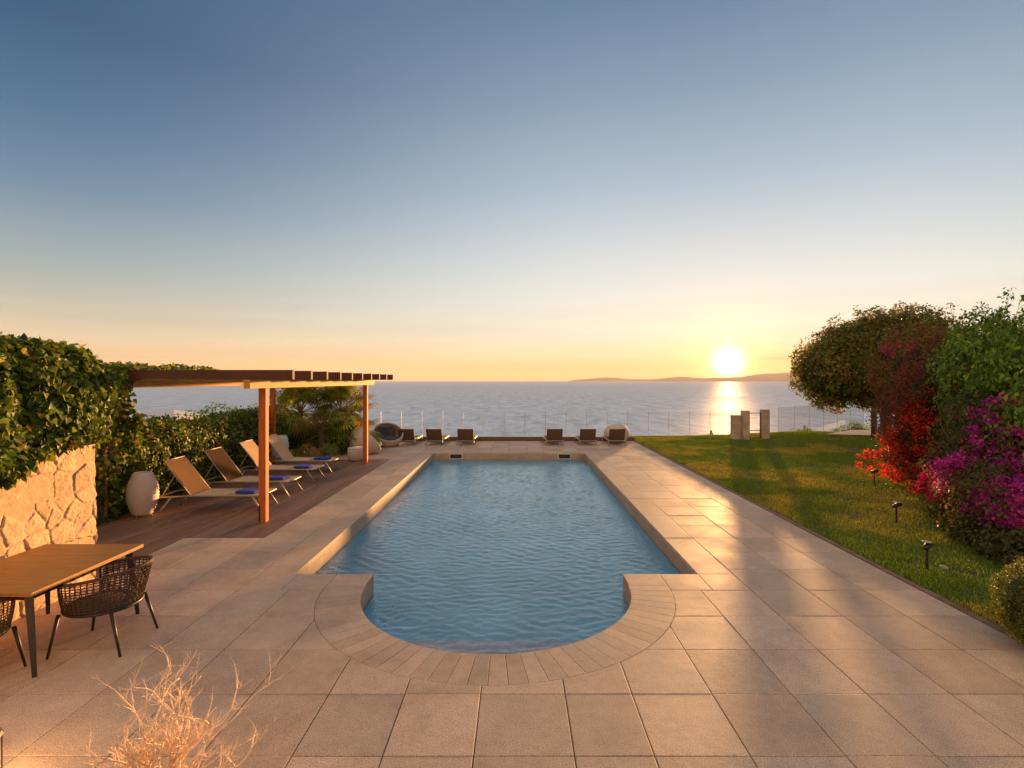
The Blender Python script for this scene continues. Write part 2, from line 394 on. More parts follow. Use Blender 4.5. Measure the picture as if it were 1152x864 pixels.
# hazy island on the horizon
def island(pts, D, name):
    P = []; n = len(pts)
    for k, (x, y) in enumerate(pts):
        for dd, s in ((-900, 0.0), (0, 1.0), (1400, 0.0)):
            P.append(((x-CX)*D/F, D+dd, (H+(CY-y)*D/F) if s else SEA-2))
    Fc = []
    for k in range(n-1):
        for j in range(2): a = k*3+j; Fc.append((a, a+3, a+4, a+1))
    return tag(obj(name, arrays_mesh(name, P, Fc), M['island'], smooth=True), kind='structure')
bm = bmesh.new(); box(bm, -38000, 38000, -150, 38000, SEA-1, 420)
hz = bpy.data.materials.new('haze_air'); hz.use_nodes = True; ht = NT(hz.node_tree); ho = ht.n('ShaderNodeOutputMaterial'); hv = ht.n('ShaderNodeVolumePrincipled')
hv.inputs['Color'].default_value = (.95,.90,.85,1); hv.inputs['Density'].default_value = 2.0e-5; hv.inputs['Anisotropy'].default_value = .1; ht.l(hv.outputs[0], ho.inputs['Volume'])
tag(obj('haze', bm, hz), kind='stuff')
island([(640,428.4),(648,427),(660,426.4),(672,425.2),(682,424.3),(692,424.8),(702,425.9),(715,426.6),(735,426.5),(748,425.2),(765,423.6),(775,424.2),(790,425.5),(805,425),(822,424.6),(835,424),(846,422),(858,420.5),(872,420),(885,419),(900,418.5),(915,419.5),(940,422),(965,424),(990,427),(1000,428.5)], 24000, 'island')

# ------------------------------------------------------------ paving
rowsY = [4.315+.713*k for k in range(-9, 27)]      # runs of joints
cols = [-5.5,-4.85,-4.18,-3.47,-2.83,-2.2,-1.56,-.93,-.30,.40,.955,1.62,2.28,2.905,3.6,4.3,5.0]
RC = (-.25, 6.6); RI, RO = 1.66, 2.165
PXL, PXR, PYN, PYF = -2.98, 2.43, 6.99, 18.7
tb = bmesh.new(); tlay = tb.verts.layers.float_color.new('tint')
cutb = bmesh.new(); clay = cutb.verts.layers.float_color.new('tint')
def poly_slab(bm, lay, pts, tone, top=0.0, th=.05, gap=.0035, ch=.006):
    n = len(pts); P = [Vector((p[0], p[1])) for p in pts]
    def inset(d):
        out = []
        for i in range(n):
            a, b, c = P[i-1], P[i], P[(i+1) % n]
            e1 = (b-a).normalized(); e2 = (c-b).normalized()
            n1_ = Vector((-e1.y, e1.x)); n2_ = Vector((-e2.y, e2.x))
            k = 1+n1_.dot(n2_); out.append(b+(n1_+n2_)*(d/max(k, .3)))
        return out
    rings = []
    for d, z in ((gap, top-th), (gap, top-ch*.75), (gap+ch*.4, top-ch*.2), (gap+ch, top)):
        rings.append([bm.verts.new((q.x, q.y, z)) for q in inset(d)])
    for r in rings:
        for v in r: v[lay] = (*tone, 1)
    for a, b in zip(rings, rings[1:]):
        for k in range(n): bm.faces.new((a[k], a[(k+1) % n], b[(k+1) % n], b[k]))
    bm.faces.new(rings[-1]); bm.faces.new(rings[0][::-1])
def tone(s=.13):
    s *= 1.1
    a = 1+random.uniform(-s, s); b = random.uniform(-.035, .035)
    return (a*(1+b), a, a*(1-b))
def slab(x0, x1, y0, y1, s=.13):
    if x1-x0 < .05 or y1-y0 < .05: return
    # does it meet the round coping?
    nx = min(max(RC[0], x0), x1); ny = min(max(RC[1], y0), y1)
    hit = math.hypot(nx-RC[0], ny-RC[1]) < RO
    dz_ = random.uniform(-.0012, .0012)
    poly_slab(cutb if hit else tb, clay if hit else tlay, [(x0,y0),(x1,y0),(x1,y1),(x0,y1)], tone(s), top=dz_)
NY = 6.45
rA = [y for y in rowsY if y < NY-.2]+[NY]
for a, b in zip(rA, rA[1:]):
    for c, d in zip(cols, cols[1:]): slab(c, d, a, b)
rB = [NY]+[y for y in rowsY if NY+.3 < y < 22.2]+[22.3]
rB[1] = 7.167
for a, b in zip(rB, rB[1:]):
    for c, d in zip(cols, cols[1:]):
        if d <= -3.46:
            if d <= -4.17 and 8.55 < (a+b)/2 < 17.1: continue
            slab(c, d, a, b)
        elif c >= 2.90: slab(c, d, a, b)
    if a > 17:
        for c, d in zip([-8.2,-7.5,-6.85,-6.2], [-7.5,-6.85,-6.2,-5.5]): slab(c, d, a, b)
# pool-side copings
L = [PYN]+[7.167+.713*2*k for k in range(1, 9)]
L = [y for y in L if y < 18.2]+[PYF]
for a, b in zip(L, L[1:]):
    slab(-3.47, PXL, a, b, .08); slab(PXR, 2.905, a, b, .08)
for c, d in ((-3.47,-2.93), (-2.93,RC[0]-RO), (RC[0]+RO, 2.43), (2.43, 2.905)):
    poly_slab(tb, tlay, [(c,NY),(d,NY),(d,PYN),(c,PYN)], tone(.08))
xb = [-3.47,-2.83,-2.2,-1.56,-.93,-.30,.40,1.0,1.62,2.28,2.905]
for c, d in zip(xb, xb[1:]): slab(c, d, PYF, 19.2, .08)
rC = [19.2]+[y for y in rB if y > 19.4]
for a, b in zip(rC, rC[1:]):
    for c, d in zip(xb, xb[1:]): slab(c, d, a, b)
# ring
poly_slab(tb, tlay, [(RC[0]-RO,RC[1]),(-1.92,RC[1]),(-1.92,PYN),(RC[0]-RO,PYN)], tone(.05))
poly_slab(tb, tlay, [(1.42,RC[1]),(RC[0]+RO,RC[1]),(RC[0]+RO,PYN),(1.42,PYN)], tone(.05))
NW = 38
for k in range(NW):
    a0, a1 = math.pi*(1+k/NW), math.pi*(1+(k+1)/NW)
    pts = []
    for r, aa in ((RI, (a0, a1)), (RO, (a1, (a0+a1)/2, a0))):
        for q in aa: pts.append((RC[0]+r*math.cos(q), RC[1]+r*math.sin(q)))
    # counter-clockwise order
    ar = sum(p[0]*pts[(i+1) % len(pts)][1]-pts[(i+1) % len(pts)][0]*p[1] for i, p in enumerate(pts))
    if ar < 0: pts = pts[::-1]
    poly_slab(tb, tlay, pts, tuple(v*.93 for v in tone(.09)), gap=.002, ch=.004)
cut_me = bpy.data.meshes.new('cut'); bmesh.ops.recalc_face_normals(cutb, faces=cutb.faces[:]); cutb.to_mesh(cut_me); cutb.free()
cut_o = bpy.data.objects.new('cut', cut_me); C.objects.link(cut_o)
cb2 = bmesh.new(); bmesh.ops.create_cone(cb2, cap_ends=True, segments=96, radius1=RO+.004, radius2=RO+.004, depth=1.0)
bmesh.ops.translate(cb2, vec=(RC[0], RC[1], 0), verts=cb2.verts)
cm = bpy.data.meshes.new('cutter'); cb2.to_mesh(cm); cb2.free(); cutter = bpy.data.objects.new('cutter', cm); C.objects.link(cutter)
md = cut_o.modifiers.new('b', 'BOOLEAN'); md.operation = 'DIFFERENCE'; md.object = cutter; md.solver = 'EXACT'
bpy.context.view_layer.update()
cut_res = bpy.data.meshes.new_from_object(cut_o.evaluated_get(bpy.context.evaluated_depsgraph_get()))
tb.from_mesh(cut_res)
bpy.data.objects.remove(cut_o); bpy.data.objects.remove(cutter)
tag(obj('paving', tb, M['paving']), kind='structure')
# bedding below the slabs, seen only in the joints
bm = bmesh.new()
for r in ((-5.5,5.0,-2.2,4.3), (-5.5,-2.5,4.3,6.99), (2.0,5.0,4.3,6.99), (-8.2,-2.99,6.99,22.3), (2.44,5.0,6.99,22.3), (-2.99,2.44,18.71,22.3)):
    box(bm, r[0]+.002, r[1]-.002, r[2]+.002, r[3]-.002, -.09, -.018)
bm2 = bmesh.new()
def ringband(bm, r0, r1, z0, z1, n=64):
    P = []
    for k in range(n+1):
        a = math.pi*(1+k/n)
        P.append([bm.verts.new((RC[0]+r*math.cos(a), RC[1]+r*math.sin(a), z)) for r, z in ((r0, z0), (r1, z0), (r1, z1), (r0, z1))])
    for a, b in zip(P, P[1:]):
        for j in range(4): bm.faces.new((a[j], a[(j+1) % 4], b[(j+1) % 4], b[j]))
ringband(bm, RI+.01, 2.9, -.088, -.020)
tag(obj('paving_bed', bm, M['grout']), kind='structure')
bm2.free()

# ------------------------------------------------------------ pool
def outline(off=0.0, n=48):
    pts = [(PXL-off, PYF+off), (PXR+off, PYF+off), (PXR+off, PYN-off), (1.42+off, PYN-off)]
    r = RI+off
    for k in range(n+1):
        a = -math.pi*k/n
        x = RC[0]+r*math.cos(a); y = RC[1]+r*math.sin(a)
        pts.append((x, y))
    pts += [(-1.92-off, PYN-off), (PXL-off, PYN-off)]
    return pts
def wall_from(bm, pts, z0, z1):
    n = len(pts); a = [bm.verts.new((*p, z0)) for p in pts]; b = [bm.verts.new((*p, z1)) for p in pts]
    for k in range(n): bm.faces.new((a[k], a[(k+1) % n], b[(k+1) % n], b[k]))
    return a
pool = empty('swimming_pool', (0, 12, 0), 'long rectangular swimming pool with rounded near end and rippled blue water', 'swimming pool')
bm = bmesh.new(); lay = bm.verts.layers.float_color.new('tint'); wall_from(bm, outline(.004), -.36, -.012)
for v in bm.verts: v[lay] = (.80,.80,.80,1)
obj('pool_rim', bm, M['paving'], pool)
bm = bmesh.new(); a = wall_from(bm, outline(.0), -1.45, -.35); bm.faces.new(a)
obj('basin', bm, M['mosaic'], pool)
# shallow ledge at the rounded end
bm = bmesh.new()
YL = 5.70
pts = [(RC[0]+(RI-.004)*math.cos(t_), RC[1]+(RI-.004)*math.sin(t_)) for t_ in np.linspace(-math.pi+math.asin((RC[1]-YL)/RI), -math.asin((RC[1]-YL)/RI), 30)]
a = [bm.verts.new((*p, -.258)) for p in pts]; b = [bm.verts.new((*p, -1.44)) for p in pts]; bm.faces.new(a)
for k in range(len(a)): bm.faces.new((a[k], a[(k+1) % len(a)], b[(k+1) % len(a)], b[k]))
M['ledge'] = mat('ledge_mosaic', (.46,.50,.64), .6, var=.2, vscale=20)
obj('step', bm, M['ledge'], pool)
# water surface
WZ = -.25
x_ = np.arange(PXL-.01, PXR+.03, .022); y_ = np.arange(4.92, PYF+.04, .026)
X, Y = np.meshgrid(x_, y_, indexing='ij')
Hh = np.zeros_like(X)
for k in range(70):
    lam = math.exp(random.uniform(math.log(.075), math.log(.24))); th_ = random.gauss(0, .62)+math.pi/2
    kx, ky = 2*math.pi/lam*math.cos(th_), 2*math.pi/lam*math.sin(th_)
    Hh += lam*.0034*np.sin(kx*X+ky*Y+random.uniform(0, 6.28)+1.5*vnoise(np.stack([X*1.3, Y*1.3, X*0+k], -1)))
for (jx, jy, s) in ((-1.25, 6.1, 1), (.78, 6.05, 1.25), (2.0, 11.2, .7)):
    r = np.hypot(X-jx, Y-jy); r = r*(1+.25*(vnoise(np.stack([X*4, Y*4, X*0+jx], -1))-.5)); Hh += s*.0035*np.sin(r*52)*np.exp(-(r/.5)**2)*(vnoise(np.stack([X*3, Y*3, X*0+9+jx], -1))+.3)-s*.012*np.exp(-(r/.09)**2)
inside = lambda x, y: ((x > PXL-.03) & (x < PXR+.03) & (y > PYN-.03) & (y < PYF+.03)) | ((np.hypot(x-RC[0], y-RC[1]) < RI+.05)) | ((x > -1.95) & (x < 1.45) & (y > RC[1]) & (y < PYN+.1))
n1, n2 = X.shape; idx = np.arange(n1*n2).reshape(n1, n2)
Fq = np.stack([idx[:-1, :-1], idx[1:, :-1], idx[1:, 1:], idx[:-1, 1:]], -1).reshape(-1, 4)
fx_ = X.ravel()[Fq].mean(1); fy_ = Y.ravel()[Fq].mean(1); Fq = Fq[inside(fx_, fy_)]
used, inv = np.unique(Fq, return_inverse=True); V = np.stack([X, Y, WZ+Hh], -1).reshape(-1, 3)[used]
wo_ = obj('water', arrays_mesh('water', V, inv.reshape(-1, 4)), M['water'], smooth=True); wo_.parent = pool; wo_.data.transform(Matrix.Translation((0, -12, 0)))
# skimmers in the far wall
for i, (px, lb) in enumerate(((513, 'white framed pool skimmer slot on the left half of the far pool wall'), (635, 'white framed pool skimmer slot on the right half of the far pool wall'))):
    x = X_of(px, PYF); s = empty('pool_skimmer', (x, PYF-.01, -.13), lb, 'pool skimmer', 'skimmers in the far pool wall')
    bm = bmesh.new()
    for (a, b, c, d) in ((-.24,.24,.075,.10), (-.24,.24,-.10,-.075), (-.24,-.21,-.0748,.0748), (.21,.24,-.0748,.0748)):
        box(bm, x+a, x+b, PYF-.022, PYF+.001, -.13+c, -.13+d)
    obj('frame', bm, M['planter'], s)
    bm = bmesh.new(); box(bm, x-.209, x+.209, PYF-.006, PYF+.0005, -.2045, -.0555); obj('opening', bm, M['dark_metal'], s)

# kerb at the far edge of the terrace and along the lawn
bm = bmesh.new(); box(bm, -8.2, 5.05, 22.303, 22.50, -.3, .17, .01); 
tag(obj('terrace_kerb', bm, mat('kerb_stone', (.12,.09,.07), .8, var=.3, bump=.004)), kind='structure')
bm = bmesh.new()
for k in range(24): box(bm, 5.003, 5.09, 5.0+k*.72, 5.0+k*.72+.71, -.12, .012+random.uniform(0, .004), .004)
tag(obj('lawn_edging', bm, mat('edging_stone', (.25,.15,.10), .8, var=.3, bump=.004)), kind='structure')

# ------------------------------------------------------------ wooden deck
bm = bmesh.new(); lay = bm.verts.layers.float_color.new('tint')
x = -8.05
while x < -4.19:
    x1 = min(x+.136, -4.183)
    y0 = 8.595 if x > -5.52 else 6.0
    if x < -5.51 and x1 > -5.5: x1 = -5.503
    if abs(x+5.503) < .002: y0 = 8.595
    y = y0; first = True
    while y < 17.1:
        ln = random.uniform(1.4, 3.2) if not first else random.uniform(.6, 2.8); first = False
        y1 = min(y+ln, 17.12)
        if 17.12-y1 < .3: y1 = 17.12
        n0 = len(bm.verts); vs = box(bm, x, x1-.005, y, y1-.004, -.03, -.002, .003)
        s = random.uniform(.78, 1.18); q = random.uniform(-.05, .05)
        for v in bm.verts[n0:] if False else vs: v[lay] = (s*(1+q), s, s*(1-q), 1)
        y = y1
    x = x1 if x1 == -5.503 else x+.136
    if x1 >= -4.184: break
tag(obj('wood_deck', bm, M['deck']), kind='structure')
bm = bmesh.new(); box(bm, -8.1, -5.51, 6.0, 17.12, -.09, -.034); box(bm, -5.51, -4.19, 8.6, 17.12, -.09, -.034)
tag(obj('deck_bed', bm, M['grout']), kind='structure')

# ------------------------------------------------------------ foliage tools
def lt(name):
    if name == 'ivy':
        V = [(0,0,0),(.22,.42,.06),(.48,.36,.07),(.52,.30,.05),(1,0,-.10),(.52,-.30,.05),(.48,-.36,.07),(.22,-.42,.06),(.45,0,-.01)]
        Fc = [(0,1,8),(1,2,8),(2,4,8),(8,4,6),(8,6,7),(0,8,7)]
        V = [V[i] for i in (0,1,2,4,6,7,8)]; Fc = [(0,1,6),(1,2,6),(2,3,6),(6,3,4),(6,4,5),(0,6,5)]
    elif name == 'leaf':
        V = [(0,0,0),(.45,.27,.08),(1,0,-.05),(.45,-.27,.08)]; Fc = [(0,1,2),(0,2,3)]
    elif name == 'bract':
        V = [(0,0,0),(.5,.42,.12),(1,0,.22),(.5,-.42,.12)]; Fc = [(0,1,2),(0,2,3)]
    return np.array(V, float), np.array(Fc, int)
def nrm(a): return a/np.maximum(np.linalg.norm(a, axis=-1, keepdims=True), 1e-9)
def leaves(name, P, N, size, cols, template='leaf', droop=.6, jit=.5, sj=.35):
    P = np.asarray(P); n = len(P)
    N = nrm(nrm(N)+rng.normal(0, jit, (n, 3)))
    d = rng.normal(0, 1, (n, 3)); d[:, 2] -= droop*2
    d = nrm(d-N*(d*N).sum(1, keepdims=True)); s = np.cross(N, d)
    TV, TF = lt(template); k = len(TV)
    sz = size*(1+rng.uniform(-sj, sj, n))
    V = P[:, None]+sz[:, None, None]*(TV[None, :, 0:1]*d[:, None]+TV[None, :, 1:2]*s[:, None]+TV[None, :, 2:3]*N[:, None])
    Fc = TF[None]+(np.arange(n)*k)[:, None, None]
    return V.reshape(-1, 3), Fc.reshape(-1, 3), np.repeat(np.asarray(cols), k, 0)
def merge(parts):
    V, Fc, Cc, off = [], [], [], 0
    for v, f, c in parts: V.append(v); Fc.append(f+off); Cc.append(c); off += len(v)
    return np.concatenate(V), np.concatenate(Fc), np.concatenate(Cc)
def palette(n, cols, jit=.22, w=None):
    cols = np.array(cols); i = rng.choice(len(cols), n, p=w); c = cols[i]*(1+rng.uniform(-jit, jit, (n, 1)))*(1+rng.uniform(-.08, .08, (n, 3)))
    return np.clip(c, 0, 1)
def clumps(blobs, nclump, cr, per, zmin=None, inner=.72, lump=.16):
    """points on clump spheres spread through the outer shell of ellipsoids; blobs: (cx,cy,cz,rx,ry,rz,weight)"""
    P, N = [], []
    wt = np.array([b[6] for b in blobs]); wt = wt/wt.sum()
    for b in range(len(blobs)):
        c = np.array(blobs[b][:3]); r = np.array(blobs[b][3:6]); m = int(nclump*wt[b])
        d = nrm(rng.normal(0, 1, (m, 3)))
        rad = rng.uniform(inner, 1.0, (m, 1))*(1+lump*(fbm(d*2.2+b*9.1)[:, None]-.5)*2)
        cc = c+d*r*rad
        rr = cr*rng.uniform(.6, 1.3, m)
        k = per
        e = nrm(rng.normal(0, 1, (m, k, 3))+d[:, None]*.5+np.array([0, 0, .25]))
        p = cc[:, None]+e*rr[:, None, None]*rng.uniform(.45, 1.0, (m, k, 1))**.6
        P.append(p.reshape(-1, 3)); N.append((e*.7+d[:, None]*.6).reshape(-1, 3))
    P = np.concatenate(P); N = np.concatenate(N)
    if zmin is not None:
        if callable(zmin): keep = P[:, 2] > zmin(P)
        else: keep = P[:, 2] > zmin
        P, N = P[keep], N[keep]
    return P, N
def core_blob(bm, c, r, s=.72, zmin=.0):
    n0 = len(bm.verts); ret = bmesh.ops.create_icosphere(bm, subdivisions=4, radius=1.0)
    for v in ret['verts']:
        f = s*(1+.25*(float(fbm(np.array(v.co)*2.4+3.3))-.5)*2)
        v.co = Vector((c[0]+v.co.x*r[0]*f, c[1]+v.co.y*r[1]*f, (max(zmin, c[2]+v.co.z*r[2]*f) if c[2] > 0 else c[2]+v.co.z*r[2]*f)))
def twig_tree(bm, p, d, ln, r, depth, spread=.6, up=.1, segs=3, kids=(2, 3), tips=None):
    pts = [p.copy()]; rr = [r]; dd = d.copy()
    for i in range(segs):
        dd = (dd+Vector((random.gauss(0, .14), random.gauss(0, .14), random.gauss(0, .14)+up))).normalized()
        pts.append(pts[-1]+dd*ln/segs); rr.append(r*(1-.35*(i+1)/segs))
    tube(bm, pts, rr, 6 if r > .02 else 4)
    if depth == 0:
        if tips is not None: tips.append(pts[-1])
        return
    for k in range(random.randint(*kids)):
        nd = (dd+Vector((random.gauss(0, spread), random.gauss(0, spread), random.gauss(0, spread*.6)))).normalized()
        twig_tree(bm, pts[-1] if k == 0 else pts[random.randint(max(1, segs-1), segs)], nd, ln*random.uniform(.6, .85), rr[-1]*.75, depth-1, spread, up, segs, kids, tips)

IVY = [(.11,.17,.022),(.08,.135,.020),(.18,.23,.025),(.28,.30,.035),(.05,.085,.016),(.38,.34,.04),(.30,.17,.035)]
IVYW = [.26,.22,.18,.12,.14,.05,.03]
# ---- stone wall with its ivy on top
WX = -5.40; WY1 = 6.71; WH = 1.78
wallo = empty('stone_wall', (WX-.25, 4.5, 0), 'pale rough stone garden wall glowing orange beside the dining table', 'wall')
ny, nz_ = 420, 180
yy, zz = np.meshgrid(np.linspace(1.6, WY1, ny), np.linspace(0, WH, nz_), indexing='ij')
cells = []
gy_, gz2 = np.meshgrid(np.arange(1.3, WY1+.5, .27), np.arange(-.1, WH+.3, .22), indexing='ij')
cp = np.stack([gy_.ravel(), gz2.ravel()], -1)+rng.uniform(-.12, .12, (gy_.size, 2))
Q = np.stack([yy, zz], -1)+.05*(np.stack([fbm(np.stack([yy*5, zz*5, yy*0], -1)), fbm(np.stack([yy*5, zz*5, yy*0+9], -1))], -1)-.5)
D = np.sqrt(((Q[:, :, None, :]-cp[None, None])**2).sum(-1)); o2 = np.argpartition(D, 1, axis=-1)
srt = np.sort(np.partition(D, 1, axis=-1)[..., :2], -1); i0 = D.argmin(-1); edge = srt[..., 1]-srt[..., 0]
cellh = rng.uniform(-.008, .014, len(cp)); tilt = rng.uniform(-.035, .035, (len(cp), 2))
disp = .013*smooth(0, .04, edge)+cellh[i0]+tilt[i0, 0]*(Q[..., 0]-cp[i0, 0])+tilt[i0, 1]*(Q[..., 1]-cp[i0, 1])+.018*(fbm(np.stack([yy*9, zz*9, yy*0+2], -1), 4)-.5)+.007*(vnoise(np.stack([yy*60, zz*60, yy*0+2], -1))-.5)
ctone = rng.uniform(.82, 1.15, len(cp))
t_ = ctone[i0]*(.74+.26*smooth(0, .04, edge)); colr = np.stack([t_, t_*.98, t_*.95], -1)
V = np.stack([WX-.045+disp, yy+0*zz, zz], -1)
V[-1, :, 1] += .02*(fbm(np.stack([zz[-1]*8, zz[-1]*0, zz[-1]*0], -1))-.5)*2
idx = np.arange(ny*nz_).reshape(ny, nz_)
Fq = np.stack([idx[:-1, :-1], idx[1:, :-1], idx[1:, 1:], idx[:-1, 1:]], -1).reshape(-1, 4)
me = arrays_mesh('stone_face', V.reshape(-1, 3), Fq, colr.reshape(-1, 3))
obj('stone_face', me, M['stonewall'], wallo, smooth=True)
bm = bmesh.new(); lay = bm.verts.layers.float_color.new('tint'); box(bm, WX-.50, WX-.035, 1.6, WY1-.012, 0, WH-.012, .01)
for v in bm.verts: v[lay] = (.9,.9,.88,1)
obj('wall_body', bm, M['stonewall'], wallo)

def ivy_obj(name, P, N, size, label, cat, group=None, cols=IVY, wts=IVYW, core=None, template='ivy', droop=.8, jit=.5, stems=None, extra=None):
    base = empty(name, (float(P[:, 0].mean()), float(P[:, 1].mean()), 0), label, cat, group)
    parts = [leaves('l', P, N, size, palette(len(P), cols, w=wts), template, droop, jit)]
    if extra: parts += extra
    V, Fc, Cc = merge(parts)
    obj('leaves', arrays_mesh('leaves', V, Fc, Cc), M['leaf'], base)
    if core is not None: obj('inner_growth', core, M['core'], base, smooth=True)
    if stems is not None: obj('stem', stems, M['bark'], base)
    return base
# main ivy mass: sampled on a lumpy slab that overhangs the wall
def slab_pts(n, x0, x1, y0, y1, zb, zt, wf, wt_, thick=.16, lumps=.22):
    """front (+x) face and top of a hedge; zb, zt functions of y"""
    k = int(n*wf/(wf+wt_)); y = rng.uniform(y0, y1, k); u = rng.uniform(0, 1, k)
    z = zb(y)+(zt(y)-zb(y))*u
    q = fbm(np.stack([y*1.5, z*1.5, y*0+x1], -1)); q2 = vnoise(np.stack([y*4.5, z*4.5, y*0+x1], -1))
    bulge = lumps*(q-.5)*2+.10*(q2-.5)
    x = x1+bulge+.10*np.sin(u*math.pi)-.35*np.maximum(u-.8, 0)*2-rng.uniform(0, thick, k)
    A = np.stack([x, y, z], -1); NA = np.stack([np.ones(k), rng.normal(0, .3, k), .25+.9*np.maximum(u-.75, 0)*4], -1)
    m = n-k; x = rng.uniform(x0, x1-.1, m); y = rng.uniform(y0, y1, m)
    z = zt(y)+lumps*(fbm(np.stack([x*1.5, y*1.5, y*0+3], -1))-.5)*1.6-rng.uniform(0, thick, m)
    B = np.stack([x, y, z], -1); NB = np.stack([rng.normal(0, .3, m), rng.normal(0, .3, m), np.ones(m)], -1)
    return np.concatenate([A, B]), np.concatenate([NA, NB])
ztm = lambda y: 3.0-.10*np.maximum(y-5.6, 0)+.10*np.sin(y*2.3)
zbm = lambda y: 1.60+.19*np.clip(y-5.2, 0, 1.5)+.14*(vnoise(np.stack([y*3.1, y*0, y*0+5], -1))-.5)*2
P, N = slab_pts(25000, -7.2, -5.36, 3.2, 6.74, zbm, ztm, 2.2, 1.2)
# far end of the mass turned to the deck
k = 2600; x = rng.uniform(-7.2, -5.45, k); z = rng.uniform(1.72, 2.85, k)
P = np.concatenate([P, np.stack([x, 6.78+.10*(fbm(np.stack([x*2, z*2, x*0], -1))-.5)*2+rng.uniform(-.1, .06, k), z], -1)]); N = np.concatenate([N, np.tile([0., .8, .3], (k, 1))])
# stray tips above the outline
k = 300; y = rng.uniform(4.6, 6.8, k); P = np.concatenate([P, np.stack([rng.uniform(-6.2, -5.35, k), y, ztm(y)+rng.uniform(0, .09, k)**1.2-.03], -1)]); N = np.concatenate([N, rng.normal(0, 1, (k, 3))]); keep = P[:, 2] < ztm(P[:, 1])+.09; P, N = P[keep], N[keep]
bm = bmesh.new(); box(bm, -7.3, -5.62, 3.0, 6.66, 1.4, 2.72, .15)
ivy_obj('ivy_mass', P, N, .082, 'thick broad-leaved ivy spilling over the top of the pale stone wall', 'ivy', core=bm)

# ---- ivy hedge behind the loungers
zth = lambda y: 1.60+.08*np.sin(y*1.7)+.05*np.sin(y*5.1)
P, N = slab_pts(17000, -8.9, -7.70, 7.4, 17.4, lambda y: 0*y+.02, zth, 1.8, .9, lumps=.16)
k = 160; y = rng.uniform(9, 17, k); P = np.concatenate([P, np.stack([rng.uniform(-8.6, -7.7, k), y, zth(y)+rng.uniform(0, .13, k)], -1)]); N = np.concatenate([N, rng.normal(0, 1, (k, 3))])
def clear_post(P, N):      # the vines leave the outer face of the near left post bare
    px = CX+P[:, 0]/P[:, 1]*F
    hide = (px > 117.0) & (px < 127.5) & (P[:, 1] < 9.66) & (P[:, 2] < 2.15) & (rng.uniform(0, 1, len(P)) > .12)
    return P[~hide], N[~hide]
P, N = clear_post(P, N)
bm = bmesh.new(); box(bm, -8.9, -7.93, 7.4, 17.3, 0, 1.46, .1)
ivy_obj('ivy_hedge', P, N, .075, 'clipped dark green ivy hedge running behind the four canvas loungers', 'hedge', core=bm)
# ---- vine on the left pergola posts and across its corner
k = 5200; y = rng.uniform(9.1, 10.55, k); z = 2.72*rng.uniform(0, 1, k)**.75
e = 10.25+.35*(fbm(np.stack([z*2.2, z*0, z*0+1], -1))-.3)*1.6
keep = y < e; y, z = y[keep], z[keep]; k = len(y)
P = np.stack([-7.50+.22*(fbm(np.stack([y*2, z*2, y*0+8], -1))-.5)*2-rng.uniform(0, .22, k), y, z], -1); N = np.tile([1., -.5, .2], (k, 1))
k2 = 1100; x = -8.0+1.5*rng.uniform(0, 1, k2)**2.2; y2 = rng.uniform(8.9, 11.5, k2); z2 = 2.82+.16*fbm(np.stack([x*2, y2*2, x*0], -1))*rng.uniform(0, 1, k2)
P = np.concatenate([P, np.stack([x, y2, z2], -1)]); N = np.concatenate([N, np.tile([0., -.3, 1.], (k2, 1))])
k3 = 420; x = -7.9+1.2*rng.uniform(0, 1, k3)**1.6; dd = rng.uniform(0, 1, k3)**1.5*.42*fbm(np.stack([x*5, x*0, x*0], -1))*1.6
P = np.concatenate([P, np.stack([x, 8.98-rng.uniform(0, .10, k3), 2.86-dd], -1)]); N = np.concatenate([N, np.tile([.2, -1., .2], (k3, 1))])
P, N = clear_post(P, N)
st_ = bmesh.new()
for k in range(6):
    p0 = Vector((-7.6+random.uniform(-.1, .1), 9.5+random.uniform(-.1, .1), 0)); pts = [p0+Vector((.06*math.sin(j*1.3+k), .06*math.cos(j*1.1+k), j*.27)) for j in range(11)]
    tube(st_, pts, [.02-.001*j for j in range(11)], 5)
bm = bmesh.new(); box(bm, -7.95, -7.76, 9.2, 10.2, 0, 2.6, .05)
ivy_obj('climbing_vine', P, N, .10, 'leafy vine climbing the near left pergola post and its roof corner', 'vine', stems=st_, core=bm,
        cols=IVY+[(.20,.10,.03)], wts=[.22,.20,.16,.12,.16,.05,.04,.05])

# ------------------------------------------------------------ pergola
pg = empty('pergola', (-6.2, 12.9, 0), 'dark reddish timber pergola shading the row of sun loungers', 'pergola')
for x, y in ((-4.66, 9.57), (-4.76, 16.35), (-7.65, 9.57), (-7.65, 16.3)):
    bm = bmesh.new(); box(bm, x-.065, x+.065, y-.065, y+.065, .0, 2.455, .008)
    obj('post', bm, M['post_wood'], pg)
for x in (-4.70, -7.65):
    bm = bmesh.new(); box(bm, x-.055, x+.055, 9.05, 16.95, 2.457, 2.615, .006); obj('beam', bm, M['beam_wood'], pg)
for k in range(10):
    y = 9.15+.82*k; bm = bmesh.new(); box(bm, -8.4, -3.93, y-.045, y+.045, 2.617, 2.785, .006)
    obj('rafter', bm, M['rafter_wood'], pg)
bm = bmesh.new(); box(bm, -4.66-.062, -4.66-.03, 9.57-.068, 9.57-.0655, .02, .30); obj('metal_strap', bm, M['dark_metal'], pg)

